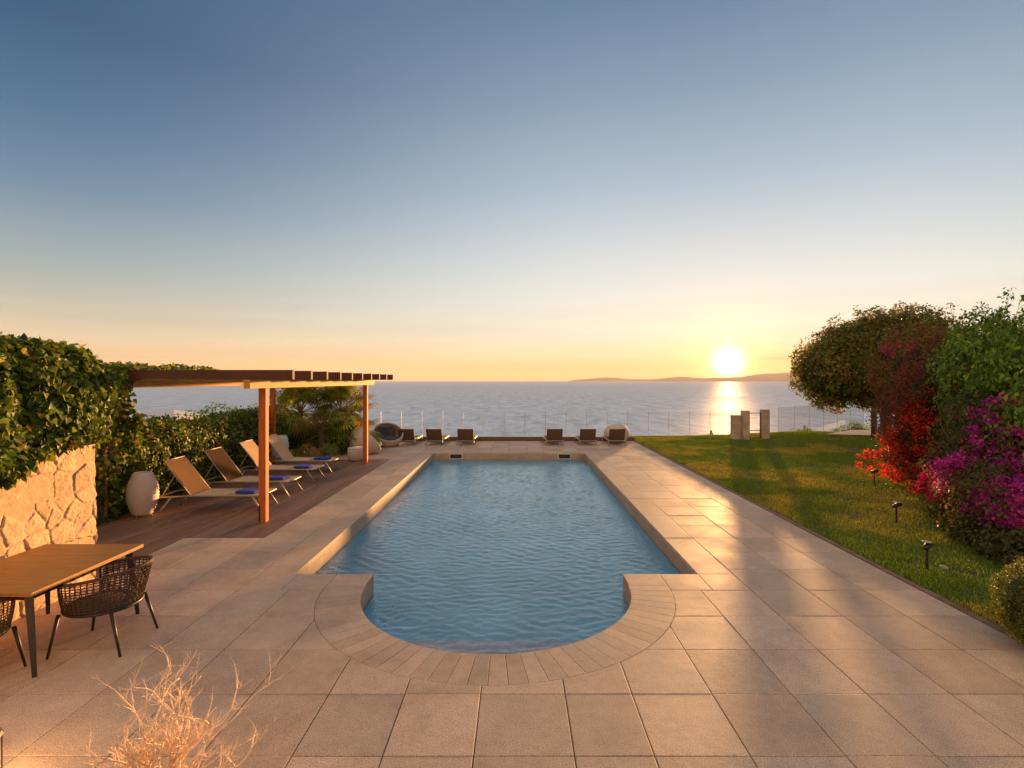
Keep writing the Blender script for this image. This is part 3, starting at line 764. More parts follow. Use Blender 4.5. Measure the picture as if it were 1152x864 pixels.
# ------------------------------------------------------------ sun loungers under the pergola
def flat_bar(bm, a, b, wd=.03, th=.03): tube(bm, [a, b], wd*.62, 4)
def make_lounger():
    t = empty('sun_lounger', (0, 0, 0), '', 'sun lounger', 'canvas loungers under the pergola')
    # local frame: x along (head -x .. foot +x), y across
    W = .33
    bm = bmesh.new()
    for s in (-1, 1):
        tube(bm, [(-1.0, s*W, .30), (-.36, s*W, .33), (.92, s*W, .33), (1.0, s*W, .325)], .019, 6)
    for x in (-1.0, -.30, .3, 1.0): tube(bm, [(x, -W, .31 if x < -.5 else .325), (x, W, .31 if x < -.5 else .325)], .016, 6)
    obj('frame', bm, M['pale_frame'], t, True, local=True)
    for x0, x1, ztop in ((.82, 1.02, .32), (-.74, -.98, .31)):
        for s in (-1, 1):
            bm = bmesh.new(); tube(bm, [(x0, s*W, ztop), (x1, s*(W+.015), .004)], [.019, .016], 6); obj('leg', bm, M['pale_frame'], t, True, local=True)
    bm = bmesh.new()
    n = 14
    for i in range(n):
        a, b = -.36+i*(1.34/n), -.36+(i+1)*(1.34/n)
        za = .338-.018*math.sin(math.pi*i/n); zb2 = .338-.018*math.sin(math.pi*(i+1)/n)
        v = [bm.verts.new(q) for q in ((a, -W+.012, za), (b, -W+.012, zb2), (b, W-.012, zb2), (a, W-.012, za))]; bm.faces.new(v)
    bmesh.ops.remove_doubles(bm, verts=bm.verts, dist=1e-4)
    r = bmesh.ops.solidify(bm, geom=bm.faces[:], thickness=.008)
    obj('sling_seat', bm, M['sling'], t, local=True)
    hx, hz = -.37, .345; bx, bz = -.89, 1.02
    dx, dz2 = bx-hx, bz-hz; Ln = math.hypot(dx, dz2); ux, uz = dx/Ln, dz2/Ln
    bm = bmesh.new(); n = 8; rows = []
    for i in range(n+1):
        f = i/n; sag = .012*math.sin(math.pi*f)
        rows.append([bm.verts.new((hx+ux*Ln*f-uz*(-sag), y, hz+uz*Ln*f-ux*(-sag)*-1)) for y in (-W+.012, 0, W-.012)])
    for a, b in zip(rows, rows[1:]):
        for j in range(2): bm.faces.new((a[j], a[j+1], b[j+1], b[j]))
    bmesh.ops.solidify(bm, geom=bm.faces[:], thickness=.008)
    obj('sling_backrest', bm, M['sling'], t, local=True)
    bm = bmesh.new()
    for s in (-1, 1): tube(bm, [(hx, s*W, hz-.01), (bx, s*W, bz)], .010, 6)
    tube(bm, [(bx, -W, bz), (bx, W, bz)], .010, 6)
    for s in (-1, 1): tube(bm, [(hx+dx*.6, s*(W-.03), hz+dz2*.6), (-.95, s*(W-.03), .31)], .011, 5)
    obj('backrest_frame', bm, M['pale_frame'], t, True, local=True)
    return t
def make_towel():
    bm = bmesh.new()
    for i in range(3):
        box(bm, -.20+.004*i, .20-.006*i, -.16+.003*i, .16-.004*i, .001+i*.019, .018+i*.019, .008)
    for v in bm.verts:
        q = float(fbm(np.array(v.co)*9+2)); v.co.z += .010*(q-.5)*(1 if v.co.z > .01 else 0); v.co.x += .008*(q-.5)
    me = bpy.data.meshes.new('towel'); bm.to_mesh(me); bm.free(); me.materials.append(M['towel'])
    o = bpy.data.objects.new('folded_towel', me); C.objects.link(o); return o
lg = make_lounger(); tw = make_towel()
ord_ = ['nearest canvas lounger under the pergola, beside the egg lantern', 'second canvas lounger from the egg lantern under the pergola', 'third canvas lounger, just behind the front pergola post', 'farthest canvas lounger under the pergola, in front of the white planter']
tor = ['blue towel folded on the foot of the nearest canvas lounger', 'blue towel on the second canvas lounger, right behind the pergola post', 'blue towel folded on the foot of the third canvas lounger', 'blue towel folded on the farthest canvas lounger, near the palms']
for i, (x, y, rz) in enumerate(((-6.03, 10.53, .02), (-6.10, 11.95, -.01), (-6.15, 13.52, .01), (-6.2, 14.95, -.02))):
    o = lg if i == 0 else copy_tree(lg); o.location = (x, y, .004); o.rotation_euler = (0, 0, rz); o['label'] = ord_[i]
    q = tw if i == 0 else tw.copy()
    if i: C.objects.link(q)
    q.location = (x+.62, y-.02, .004+.338); q.rotation_euler = (0, 0, random.uniform(-.12, .12)); tag(q, tor[i], 'towel', 'blue towels on the loungers')

# ------------------------------------------------------------ low loungers at the sea edge
def make_low():
    t = empty('low_lounger', (0, 0, 0), '', 'lounger', 'low brown loungers facing the sea'); W = .32
    bm = bmesh.new()
    for s in (-1, 1): tube(bm, [(s*W, -.35, .20), (s*W, 1.15, .24)], .022, 6)
    for y in (-.35, .3, 1.15): tube(bm, [(-W, y, .20+.027*(y+.35)), (W, y, .20+.027*(y+.35))], .018, 6)
    obj('frame', bm, M['pale_frame'], t, True, local=True)
    for y in (-.25, 1.0):
        for s in (-1, 1):
            bm = bmesh.new(); tube(bm, [(s*(W+.005), y, .22), (s*(W+.02), y+.03, .001)], .018, 6); obj('leg', bm, M['pale_frame'], t, True, local=True)
    bm = bmesh.new()
    for i in range(13): box(bm, -W+.02, W-.02, -.22+i*.105, -.22+i*.105+.09, .245, .262, .004)
    obj('seat', bm, M['brown_slats'], t, local=True)
    bm = bmesh.new(); A = Matrix.Translation((0, -.12, .13)) @ Matrix.Rotation(R(23), 4, 'X')
    for i in range(7): box(bm, -W+.0, W-.0, -.012, .012, .004+i*.083, .004+i*.083+.079, .004, M=A)
    box(bm, -W+.04, -W+.08, .013, .035, 0, .58, .0, M=A); box(bm, W-.08, W-.04, .013, .035, 0, .58, .0, M=A)
    obj('backrest', bm, M['brown_slats'], t, local=True)
    return t
lo = make_low()
lab = ['low brown lounger half hidden by the round daybed with dark cushions', 'low brown lounger left of the pool, between two others', 'low brown lounger nearest to the left pool corner', 'low brown lounger nearest to the right pool corner', 'middle one of the low brown loungers right of the pool', 'low brown lounger standing in front of the pale round daybed']
for i, px in enumerate((459, 490, 524.5, 623, 660, 692.5)):
    o = lo if i == 0 else copy_tree(lo); o.location = (X_of(px, 21.0), 21.0, 0); o.rotation_euler = (0, 0, random.uniform(-.05, .05)+(.03 if i > 2 else -.02)); o['label'] = lab[i]

# ------------------------------------------------------------ round woven daybeds
def daybed(loc, rad, open_dir, tilt, lift, label, group='round woven daybeds on the terrace', cushions=True):
    t = empty('round_daybed', loc, label, 'daybed', group)
    nrm_ = Vector((open_dir[0]*math.sin(tilt), open_dir[1]*math.sin(tilt), math.cos(tilt)))
    bm = bmesh.new(); bmesh.ops.create_uvsphere(bm, u_segments=48, v_segments=28, radius=rad)
    for v in bm.verts: v.co.z *= .86
    q = lift*rad
    bmesh.ops.bisect_plane(bm, geom=bm.verts[:]+bm.edges[:]+bm.faces[:], plane_co=nrm_*q, plane_no=nrm_, clear_outer=True)
    bmesh.ops.bisect_plane(bm, geom=bm.verts[:]+bm.edges[:]+bm.faces[:], plane_co=(0, 0, -.72*rad), plane_no=(0, 0, -1), clear_outer=True)
    bmesh.ops.translate(bm, vec=(0, 0, .72*rad+.002), verts=bm.verts)
    bmesh.ops.recalc_face_normals(bm, faces=bm.faces[:])
    bmesh.ops.solidify(bm, geom=bm.faces[:], thickness=.05)
    bmesh.ops.recalc_face_normals(bm, faces=bm.faces[:])
    obj('woven_shell', bm, M['wicker'], t, True, local=True)
    bm = bmesh.new(); lathe(bm, [(0, .30*rad), (rad*.62, .30*rad), (rad*.78, .42*rad), (rad*.76, .56*rad), (rad*.6, .62*rad), (0, .63*rad)], 0, 0, 32)
    obj('seat_cushion', bm, M['cushion'], t, True, local=True)
    if cushions:
        for a in (-.55, .15, .8):
            bm = bmesh.new(); bmesh.ops.create_uvsphere(bm, u_segments=16, v_segments=10, radius=1)
            c = Vector((-open_dir[0], -open_dir[1], 0)); c.rotate(Matrix.Rotation(a, 3, 'Z'))
            for v in bm.verts:
                s_ = [math.copysign(abs(k)**.6, k) for k in v.co]; v.co = Vector((s_[0]*.20*rad/.6, s_[1]*.07, s_[2]*.20*rad/.6))
            rot = Matrix.Rotation(math.atan2(c.y, c.x)-math.pi/2, 3, 'Z') @ Matrix.Rotation(R(-22), 3, 'X')
            for v in bm.verts: v.co = rot @ v.co+c*rad*.60+Vector((0, 0, .84*rad))
            obj('pillow', bm, M['cushion'], t, True, local=True)
    return t
daybed((X_of(436, 20.6), 20.6, 0), .62, (.50,-.87), R(38), .32, 'round pale woven daybed with charcoal cushions facing the camera')
daybed((X_of(413, 18.6), 18.6, 0), .66, (.80,.60), R(50), .12, 'pale woven daybed seen from behind beside the far pergola post')
daybed((X_of(693, 22.0), 21.9, 0), .52, (.05,1), R(40), .35, 'pale round daybed behind the rightmost low lounger', cushions=False)
# pouf
pf = empty('round_stool', (X_of(398.5, 16.7), 16.9, 0), 'small pale round stool beside the far pergola post', 'stool')
bm = bmesh.new(); lathe(bm, [(0,.002),(.20,.002),(.235,.03),(.265,.14),(.275,.28),(.262,.37),(.245,.385),(0,.385)], 0, 0, 32); obj('woven_body', bm, M['wicker'], pf, True, local=True)
bm = bmesh.new(); lathe(bm, [(0,.387),(.25,.387),(.262,.40),(.25,.425),(0,.43)], 0, 0, 32); obj('top', bm, M['planter'], pf, True, local=True)
# planter pot behind the loungers
pp = empty('tall_planter', (X_of(314, 16.4), 16.4, 0), 'tall white planter behind the farthest canvas lounger', 'planter')
bm = bmesh.new(); lathe(bm, [(0,.006),(.16,.006),(.21,.05),(.27,.30),(.285,.55),(.25,.78),(.215,.86),(.195,.86),(.20,.80),(.0,.78)], 0, 0, 32); obj('pot', bm, M['planter'], pp, True, local=True)
bm = bmesh.new(); lathe(bm, [(0,.79),(.10,.792),(.196,.785)], 0, 0, 20); obj('soil', bm, M['ground'], pp, True, local=True)
# egg lantern
eg = empty('egg_lantern', (X_of(160.5, 9.95), 9.95, .004), 'pale ribbed egg shaped floor lantern between hedge and nearest lounger', 'lantern')
prof = [(0, .04)]
n = 26
for i in range(n+1):
    f = i/n; z = .04+.80*f; r = .262*math.sin(math.pi*(.19+.63*f))**.9; r += .008*(1 if i % 2 else -1); prof.append((r, z))
prof.append((prof[-1][0]-.02, .845)); prof.append((prof[-1][0]-.01, .80)); prof.append((0, .79))
bm = bmesh.new(); lathe(bm, prof, 0, 0, 40); obj('ribbed_shade', bm, M['lantern'], eg, True, local=True)
for a in (.3, 2.4, 4.5):
    bm = bmesh.new(); tube(bm, [(.13*math.cos(a), .13*math.sin(a), .05), (.15*math.cos(a), .15*math.sin(a), 0)], .014, 6); obj('foot', bm, M['dark_metal'], eg, local=True)

# ------------------------------------------------------------ dining table and chairs
tbx0, tbx1, tby0, tby1 = -5.30, -4.20, 4.50, 5.85
tt = empty('dining_table', (-4.75, 5.2, 0), 'wooden topped dining table with dark splayed legs by the stone wall', 'table')
bm = bmesh.new()
n0 = 7
for i in range(n0):
    a = tby0+(tby1-tby0)*i/n0; b = tby0+(tby1-tby0)*(i+1)/n0
    box(bm, tbx0, tbx1, a+.0004, b-.0004, .725, .76, .0025)
obj('tabletop', bm, M['table'], tt)
bm = bmesh.new()
for (a, b, c, d) in ((tbx0+.1, tbx1-.1, tby0+.08, tby0+.12), (tbx0+.1, tbx1-.1, tby1-.12, tby1-.08)): box(bm, a, b, c, d, .665, .723)
for (a, b) in ((tbx0+.08, tbx0+.12), (tbx1-.12, tbx1-.08)): box(bm, a, b, tby0+.122, tby1-.122, .665, .723)
obj('apron', bm, M['dark_metal'], tt)
for sx in (0, 1):
    for sy in (0, 1):
        x = tbx0+.10 if sx == 0 else tbx1-.10; y = tby0+.08 if sy == 0 else tby1-.10
        dx = (-.03 if sx == 0 else .07); dy = (-.02 if sy == 0 else .05)
        bm = bmesh.new(); tube(bm, [(x, y, .722), (x+dx*.5, y+dy*.5, .38), (x+dx, y+dy, 0.001)], [.045, .036, .024], 4, squash=1.0); obj('leg', bm, M['dark_metal'], tt)

def make_chair(label):
    """open towards local -x, back at +x"""
    t = empty('woven_armchair', (0, 0, 0), label, 'armchair', 'dark woven armchairs at the dining table')
    A0 = R(128)
    def rim(a, f):      # a angle from the back, f 0 bottom .. 1 top
        s = abs(a)/A0
        rx, ry = (.305+.04*f), (.295+.04*f)
        x = rx*math.cos(a); y = ry*math.sin(a)
        if f > 0: x += .06*f*(1-s)
        zt = .80-.115*s**1.4; zb3 = .41-.005*s
        if s > .9 : pass
        z = zb3+(zt-zb3)*f
        bul = .02*math.sin(math.pi*f)
        return Vector((x*(1+bul), y*(1+bul), z))
    NA = 64; NFv = 12
    bm = bmesh.new()
    for i in range(NA):         # slanted uprights
        a = -A0+2*A0*(i+.5)/NA
        off = .05*(1 if i % 2 else -1)
        pts = [rim(max(-A0, min(A0, a+off*(f/4-.5)*2)), f/4)*1.0 for f in range(5)]
        tube(bm, pts, .0052, 4, cap=False)
    for j in range(1, NFv):     # horizontals woven in and out
        pts = []
        m = NA*2
        for i in range(m+1):
            a = -A0+2*A0*i/m; p = rim(a, j/NFv); k = 1+.012*math.sin(i*math.pi/2+j*math.pi); p.x *= k; p.y *= k; pts.append(p)
        tube(bm, pts, .0052, 4, cap=False)
    obj('woven_back', bm, M['rope'], t, local=True)
    bm = bmesh.new(); tube(bm, [rim(-A0+2*A0*i/40, 1) for i in range(41)], .016, 8); obj('top_rail', bm, M['rope'], t, True, local=True)
    bm = bmesh.new()
    for s in (-1, 1): tube(bm, [rim(s*A0, f/4) for f in range(5)], .013, 6)
    ring = [Vector((.305*math.cos(a), .295*math.sin(a), .405)) for a in np.linspace(0, 2*math.pi, 41)]; tube(bm, ring, .016, 6, cap=False)
    obj('seat_frame', bm, M['dark_metal'], t, True, local=True)
    bm = bmesh.new(); lathe(bm, [(0,.385),(.23,.387),(.290,.398),(.298,.41),(.285,.427),(.0,.432)], 0, 0, 32); obj('seat', bm, M['rope'], t, True, local=True)
    for sx, sy in ((1,1),(1,-1),(-1,1),(-1,-1)):
        bm = bmesh.new(); tube(bm, [(sx*.23, sy*.24, .40), (sx*.30+(.03 if sx > 0 else 0), sy*.275, .001)], [.017, .011], 6); obj('leg', bm, M['dark_metal'], t, True, local=True)
    return t
ch = make_chair('dark woven armchair on the pool side of the wooden table'); ch.location = (-4.09, 5.15, 0); ch.rotation_euler = (0, 0, R(4)); ch.scale = (1.03, 1.03, .985)
c2 = copy_tree(ch); c2['label'] = 'dark woven armchair cut by the left picture edge at the near end of the table'
c2.location = (-4.77, 4.44, 0); c2.rotation_euler = (0, 0, R(-94))

# ------------------------------------------------------------ dry branches in a pot and the floor lantern
br = empty('dry_branches', (X_of(182, 3.05), 3.05, 0), 'twisted pale dry branches standing in a pot on the terrace', 'dried branches')
bm = bmesh.new(); lathe(bm, [(0,.001),(.10,.001),(.13,.03),(.155,.13),(.14,.21),(.12,.24),(.105,.24),(.12,.20),(0,.18)], br.location.x, br.location.y, 28); obj('pot', bm, M['pot'], br, True)
bm = bmesh.new()
def squiggle(p, d, ln, r, depth):
    pts = [p.copy()]; rr = [r]; n = max(4, int(ln/.03)); w1 = Vector((random.gauss(0, 1), random.gauss(0, 1), random.gauss(0, 1))); dd = d.copy()
    for i in range(n):
        w1 = (w1*.72+Vector((random.gauss(0, 1), random.gauss(0, 1), random.gauss(0, .8)))*.5)
        dd = (dd+w1*.30+d*.22+Vector((0, 0, .02))).normalized(); pts.append(pts[-1]+dd*ln/n); rr.append(r*(1-.62*(i+1)/n))
    tube(bm, pts, rr, 5 if depth > 1 else 4)
    if depth > 0:
        for k in range(random.randint(3, 5) if depth < 3 else 9):
            i = random.randint(max(1, n//4), n)
            nd = (dd*.4+d*.9+Vector((random.gauss(0, .42), random.gauss(0, .42), random.gauss(0, .32)+.1))).normalized()
            squiggle(pts[i], nd, ln*random.uniform(.16, .34), rr[i]*.72, depth-1)
b0 = Vector((br.location.x, br.location.y, .18))
for tx, ty, wgt in ((290,700,1.),(265,725,1.),(285,765,.95),(228,730,1.),(235,760,1.),(200,782,.95),(175,780,1.),(150,785,1.),(125,800,1.),(98,822,1.),(88,850,1.),(110,835,1.),(215,800,.7),(248,790,.8),(165,805,.8),(262,780,.9),(232,820,.6),(190,830,.6),(140,825,.9),(215,745,.95)):
    tip = PX(tx, ty, 3.05+random.uniform(-.22, .22)); d = tip-b0
    for rep_ in range(2):
        d2 = (d.normalized()+Vector((random.gauss(0, .05), random.gauss(0, .05), random.gauss(0, .03)))).normalized()
        squiggle(b0+Vector((random.gauss(0, .03), random.gauss(0, .03), 0)), d2, d.length*wgt*(.92 if rep_ == 0 else .74), .0095, 3)
obj('branches', bm, M['drift'], br, True)

fl = empty('floor_lantern', (X_of(-20, 3.3), 3.3, 0), 'small glowing floor lantern at the bottom left corner', 'lantern')
M['glow'] = mat('lantern_glow', (.9,.6,.3)); pn = M['glow'].node_tree.nodes
for nd in pn:
    if nd.type == 'BSDF_PRINCIPLED': nd.inputs['Emission Color'].default_value = (1, .55, .2, 1); nd.inputs['Emission Strength'].default_value = 6
x, y = fl.location.x, fl.location.y
bm = bmesh.new(); lathe(bm, [(0,.001),(.10,.001),(.10,.02),(0,.021)], x, y, 20); lathe(bm, [(0,.325),(.10,.325),(.09,.345),(.02,.37),(0,.372)], x, y, 20)
for a in range(4): tube(bm, [(x+.09*math.cos(a*1.571+.6), y+.09*math.sin(a*1.571+.6), .02), (x+.09*math.cos(a*1.571+.6), y+.09*math.sin(a*1.571+.6), .327)], .005, 4)
obj('cage', bm, M['dark_metal'], fl)
bm = bmesh.new(); lathe(bm, [(0,.03),(.055,.03),(.06,.12),(.055,.27),(0,.275)], x, y, 20); obj('glowing_shade', bm, M['glow'], fl, True)
ll = bpy.data.lights.new('lantern_light', 'POINT'); ll.energy = 3; ll.color = (1, .50, .18); ll.shadow_soft_size = .12
lo_ = bpy.data.objects.new('lantern_light', ll); C.objects.link(lo_); lo_.parent = fl; lo_.location = (.02, .0, .42)

# ------------------------------------------------------------ glass fence, gate
def fence(pts, label):
    t = empty('glass_fence', (*pts[0], 0), label, 'fence', 'glass fence along the cliff edge')
    for i, (x, y) in enumerate(pts):
        z0 = float(lawn_h(x, y))-.03 if x > 5.2 else 0
        bm = bmesh.new(); tube(bm, [(x, y, z0-.1), (x, y, z0+1.24)], .009, 6); box(bm, x-.04, x+.04, y-.04, y+.04, z0-.1, z0+.015); obj('post', bm, M['steel'], t)
        if i < len(pts)-1:
            x2, y2 = pts[i+1]; d = Vector((x2-x, y2-y, 0)); u = d.normalized(); nn = Vector((-u.y, u.x, 0))*.004
            a = Vector((x, y, 0))+u*.02; b = Vector((x2, y2, 0))-u*.02
            bm = bmesh.new(); vs = []
            for q, s in ((a, 1), (b, 1), (b, -1), (a, -1)):
                p = q+nn*s; vs.append((bm.verts.new((p.x, p.y, z0+.04)), bm.verts.new((p.x, p.y, z0+1.22))))
            for k in range(4): bm.faces.new((vs[k][0], vs[(k+1) % 4][0], vs[(k+1) % 4][1], vs[k][1]))
            bm.faces.new([v[0] for v in vs]); bm.faces.new([v[1] for v in vs])
            obj('glass_panel', bm, M['glass'], t)
    return t
fence([(-5.95+.9*k, 22.75) for k in range(17)], 'clear glass fence with thin posts behind the pool terrace')
fence([(10.75, 23.0), (11.75, 23.35), (12.7, 23.8), (13.6, 24.2), (14.5, 24.6), (15.4, 25.0), (16.3, 25.4), (17.2, 25.8)], 'clear glass fence with thin posts right of the plaster gate pillars')
gt = empty('garden_gate', (10.0, 22.0, 0), 'weathered plaster gate pillars with a small metal gate on the lawn', 'gate')
def lumpy(bm, x0, x1, y0, y1, z0, z1):
    vs = box(bm, x0, x1, y0, y1, z0, z1, .03)
bm = bmesh.new(); lumpy(bm, 9.56, 9.82, 21.9, 22.25, -.1, 1.33); obj('pillar', bm, M['plaster'], gt)
bm = bmesh.new(); lumpy(bm, 10.36, 10.66, 21.9, 22.2, -.1, 1.38); obj('pillar', bm, M['plaster'], gt)
bm = bmesh.new(); lumpy(bm, 9.16, 9.558, 22.1, 22.35, -.1, 1.12); obj('wing_wall', bm, M['plaster'], gt)
bm = bmesh.new()
for z in (.22, .48, 1.22): tube(bm, [(9.8, 22.05, z), (10.38, 22.05, z)], .02, 6)
for x in (9.86, 10.32): tube(bm, [(x, 22.05, .15), (x, 22.05, 1.25)], .02, 6)
obj('metal_gate', bm, M['dark_metal'], gt)

# ------------------------------------------------------------ lawn
gx, gy = np.meshgrid(np.linspace(5.09, 24, 96), np.linspace(-1, 24.3, 128), indexing='ij')
gz = lawn_h(gx, gy)+.015*(fbm(np.stack([gx*.8, gy*.8, gx*0], -1))-.5)
gz[:, -1] -= .35; gz[0, :] = -.03
n1, n2 = gx.shape; idx = np.arange(n1*n2).reshape(n1, n2)
Fq = np.stack([idx[:-1, :-1], idx[1:, :-1], idx[1:, 1:], idx[:-1, 1:]], -1).reshape(-1, 4)
tag(obj('lawn', arrays_mesh('lawn', np.stack([gx, gy, gz], -1).reshape(-1, 3), Fq), M['lawn'], smooth=True), kind='structure')
nb_ = 520000
y = 4.2+19.9*rng.uniform(0, 1, nb_)**1.15; x = 5.08+rng.uniform(0, 1, nb_)*np.clip(.62*y+2.5, 3, 12.5)
keep = (fbm(np.stack([x*3, y*3, x*0], -1)) > rng.uniform(.1, .42, nb_)); x, y = x[keep], y[keep]; nb_ = len(x)
z = lawn_h(x, y)-.006
ang = rng.uniform(0, 2*math.pi, nb_); hgt = rng.uniform(.018, .045, nb_)*(.6+.9*fbm(np.stack([x*1.3, y*1.3, x*0+5], -1))); wd = .0032+.00045*y
ca, sa = np.cos(ang), np.sin(ang); lean = rng.uniform(0, .8, nb_)*hgt; la = rng.uniform(0, 2*math.pi, nb_)
V = np.zeros((nb_, 3, 3)); V[:, 0] = np.stack([x-ca*wd, y-sa*wd, z], -1); V[:, 1] = np.stack([x+ca*wd, y+sa*wd, z], -1); V[:, 2] = np.stack([x+np.cos(la)*lean, y+np.sin(la)*lean, z+hgt], -1)
patch = fbm(np.stack([x*.7, y*.7, x*0+2], -1), 4)[:, None]
gcol = np.array([.20,.29,.03])*(1-smooth(.40, .62, patch))+np.array([.44,.38,.06])*smooth(.42, .62, patch)
gcol = gcol*(1+rng.uniform(-.35, .35, (nb_, 1)))
me = arrays_mesh('grass', V.reshape(-1, 3), np.arange(nb_*3).reshape(-1, 3), np.repeat(gcol, 3, 0))
tag(obj('grass', me, M['grass']), 'short mown green lawn grass with yellowish patches', 'grass', kind='stuff')
# pale path beyond the lawn
bm = bmesh.new()
P4 = [(13.3, 22.3), (17.5, 21.2), (22, 21.5), (22, 24.2), (15.5, 24.2)]
top = [bm.verts.new((x, y, .30)) for x, y in P4]; bot = [bm.verts.new((x, y, .02)) for x, y in P4]; bm.faces.new(top)
for k in range(len(top)): bm.faces.new((top[k], top[(k+1) % len(top)], bot[(k+1) % len(top)], bot[k]))
tag(obj('path', bm, M['asphalt']), kind='structure')

# path lights on the lawn
def make_spot():
    t = empty('garden_spotlight', (0, 0, 0), '', 'garden light', 'spotlights standing in the lawn')
    bm = bmesh.new(); tube(bm, [(0,0,0), (0,0,.30)], [.014, .014], 8); lathe(bm, [(0,.001),(.04,.001),(.038,.016),(0,.018)], 0, 0, 14); obj('stem', bm, M['dark_metal'], t, local=True)
    A = Matrix.Translation((0, 0, .335)) @ Matrix.Rotation(R(68), 4, 'Y')
    bm = bmesh.new(); lathe(bm, [(0,-.07),(.022,-.07),(.034,-.05),(.040,.05),(.045,.075),(.036,.075),(.033,.06),(0,.06)], 0, 0, 16); bmesh.ops.transform(bm, matrix=A, verts=bm.verts)
    obj('lamp_head', bm, M['dark_metal'], t, True, local=True)
    bm = bmesh.new()
    pts = [(-.06+.005, 0, .002)]
    tube(bm, [(-.03, -.02, .31), (0, 0, .285), (.03, .02, .31)], .007, 6); obj('bracket', bm, M['dark_metal'], t, local=True)
    bm = bmesh.new(); lathe(bm, [(0,.079),(.03,.079),(.058,.079),(.060,.083),(.045,.089),(0,.09)], 0, 0, 16); bmesh.ops.transform(bm, matrix=Matrix.Translation((.0, 0, .315)), verts=bm.verts); obj('hood', bm, M['pale_frame'], t, local=True)
    return t
sp = make_spot()
for i, (px, py, rz, lb) in enumerate(((1043, 643, .5, 'nearest of the three garden spotlights on the lawn, by a small stone'), (1008.5, 590.5, .2, 'middle one of the three garden spotlights on the lawn'), (983.5, 547.5, -.2, 'farthest of the three garden spotlights, below the red blossoms'))):
    o = sp if i == 0 else copy_tree(sp); Zp = Z_of(py); x = X_of(px, Zp); o.location = (x, Zp, float(lawn_h(x, Zp))); o.rotation_euler = (0, 0, rz); o['label'] = lb; o.scale = (1, 1, .97)
for i, (px, py, s, lb) in enumerate(((1062, 642, .05, 'small grey stone lying on the grass beside the nearest spotlight'),)):
    Zp = Z_of(py); x = X_of(px, Zp); bm = bmesh.new(); bmesh.ops.create_icosphere(bm, subdivisions=3, radius=s)
    for v in bm.verts: v.co = v.co*(.7+.6*float(fbm(np.array(v.co)*20+1))); v.co.z *= .6
    o = obj('rock', bm, M['rock'], smooth=True); o.location = (x, Zp, .04); tag(o, lb, 'rock')

# ------------------------------------------------------------ right-hand shrubs and tree
def shrub(name, label, cat, blobs, nclump, cr, per, cols, wts, size, zmin=.02, template='leaf', flowers=None, stem=True, trans='leaf', droop=.5, corescale=.62, inner=.72, group=None, twigs=0):
    c = np.average(np.array([b[:3] for b in blobs]), axis=0, weights=[b[6] for b in blobs])
    t = empty(name, (float(c[0]), float(c[1]), 0), label, cat, group)
    P, N = clumps(blobs, nclump, cr, per, zmin, inner)
    tone_ = .75+.5*fbm(P*1.1+3)[:, None]
    parts = [leaves('l', P, N, size, palette(len(P), cols, w=wts)*tone_*1.1, template, droop)]
    bm = bmesh.new()
    if stem:
        for b in blobs:
            for k in range(3):
                twig_tree(bm, Vector((c[0]+random.uniform(-.03, .03), c[1]+random.uniform(-.03, .03), 0)), (Vector(b[:3])-Vector((c[0], c[1], 0))).normalized()+Vector((random.gauss(0, .2), random.gauss(0, .2), .3)), max(.3, b[2]*.6), .03, 2)
    for k in range(twigs):
        b = random.choice(blobs); p = Vector((b[0]+random.uniform(-.6, .6)*b[3], b[1]+random.uniform(-.6, .6)*b[4], b[2]+b[5]*.75))
        tips = []; tbm = bmesh.new(); twig_tree(tbm, p, Vector((random.gauss(0, .35), random.gauss(0, .35), 1)).normalized(), random.uniform(.3, .55), .007, 1, tips=tips); obj('twig', tbm, M['bark'], t)
        for tp in tips:
            m = 9; q = np.array(tp)+rng.normal(0, .06, (m, 3))-np.array([0, 0, .03]); parts.append(leaves('l', q, rng.normal(0, 1, (m, 3)), size, palette(m, cols, w=wts), template, droop))
    V, Fc, Cc = merge(parts); obj('leaves', arrays_mesh('leaves', V, Fc, Cc), M['leaf'], t)
    if len(bm.verts): obj('stem', bm, M['bark'], t)
    else: bm.free()
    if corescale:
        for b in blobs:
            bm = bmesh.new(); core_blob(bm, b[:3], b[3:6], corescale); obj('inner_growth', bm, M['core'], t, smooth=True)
    if flowers:
        parts = []
        for (fb, nc, fcr, fper, fcols, fw, fs) in flowers:
            P, N = clumps(fb, nc, fcr, fper, .05, .90, .3); parts.append(leaves('f', P, N, fs, np.clip(palette(len(P), fcols, .4, fw)*(.45+1.1*fbm(P*3.1+7)[:, None]), 0, 1), 'bract', .2, .8))
        V, Fc, Cc = merge(parts); obj('blossoms', arrays_mesh('blossoms', V, Fc, Cc), M['petal'], t)
    return t
GREEN = [(.16,.27,.03),(.10,.18,.025),(.22,.34,.04),(.33,.42,.05),(.06,.11,.02)]; GW = [.3,.25,.22,.10,.13]
MAG = [(.70,.05,.42),(.48,.03,.50),(.78,.09,.36),(.32,.03,.44)]; RED = [(.62,.035,.03),(.50,.02,.035),(.68,.09,.03),(.38,.02,.03)]
ORA = [(.70,.10,.03),(.66,.05,.04),(.60,.03,.05)]
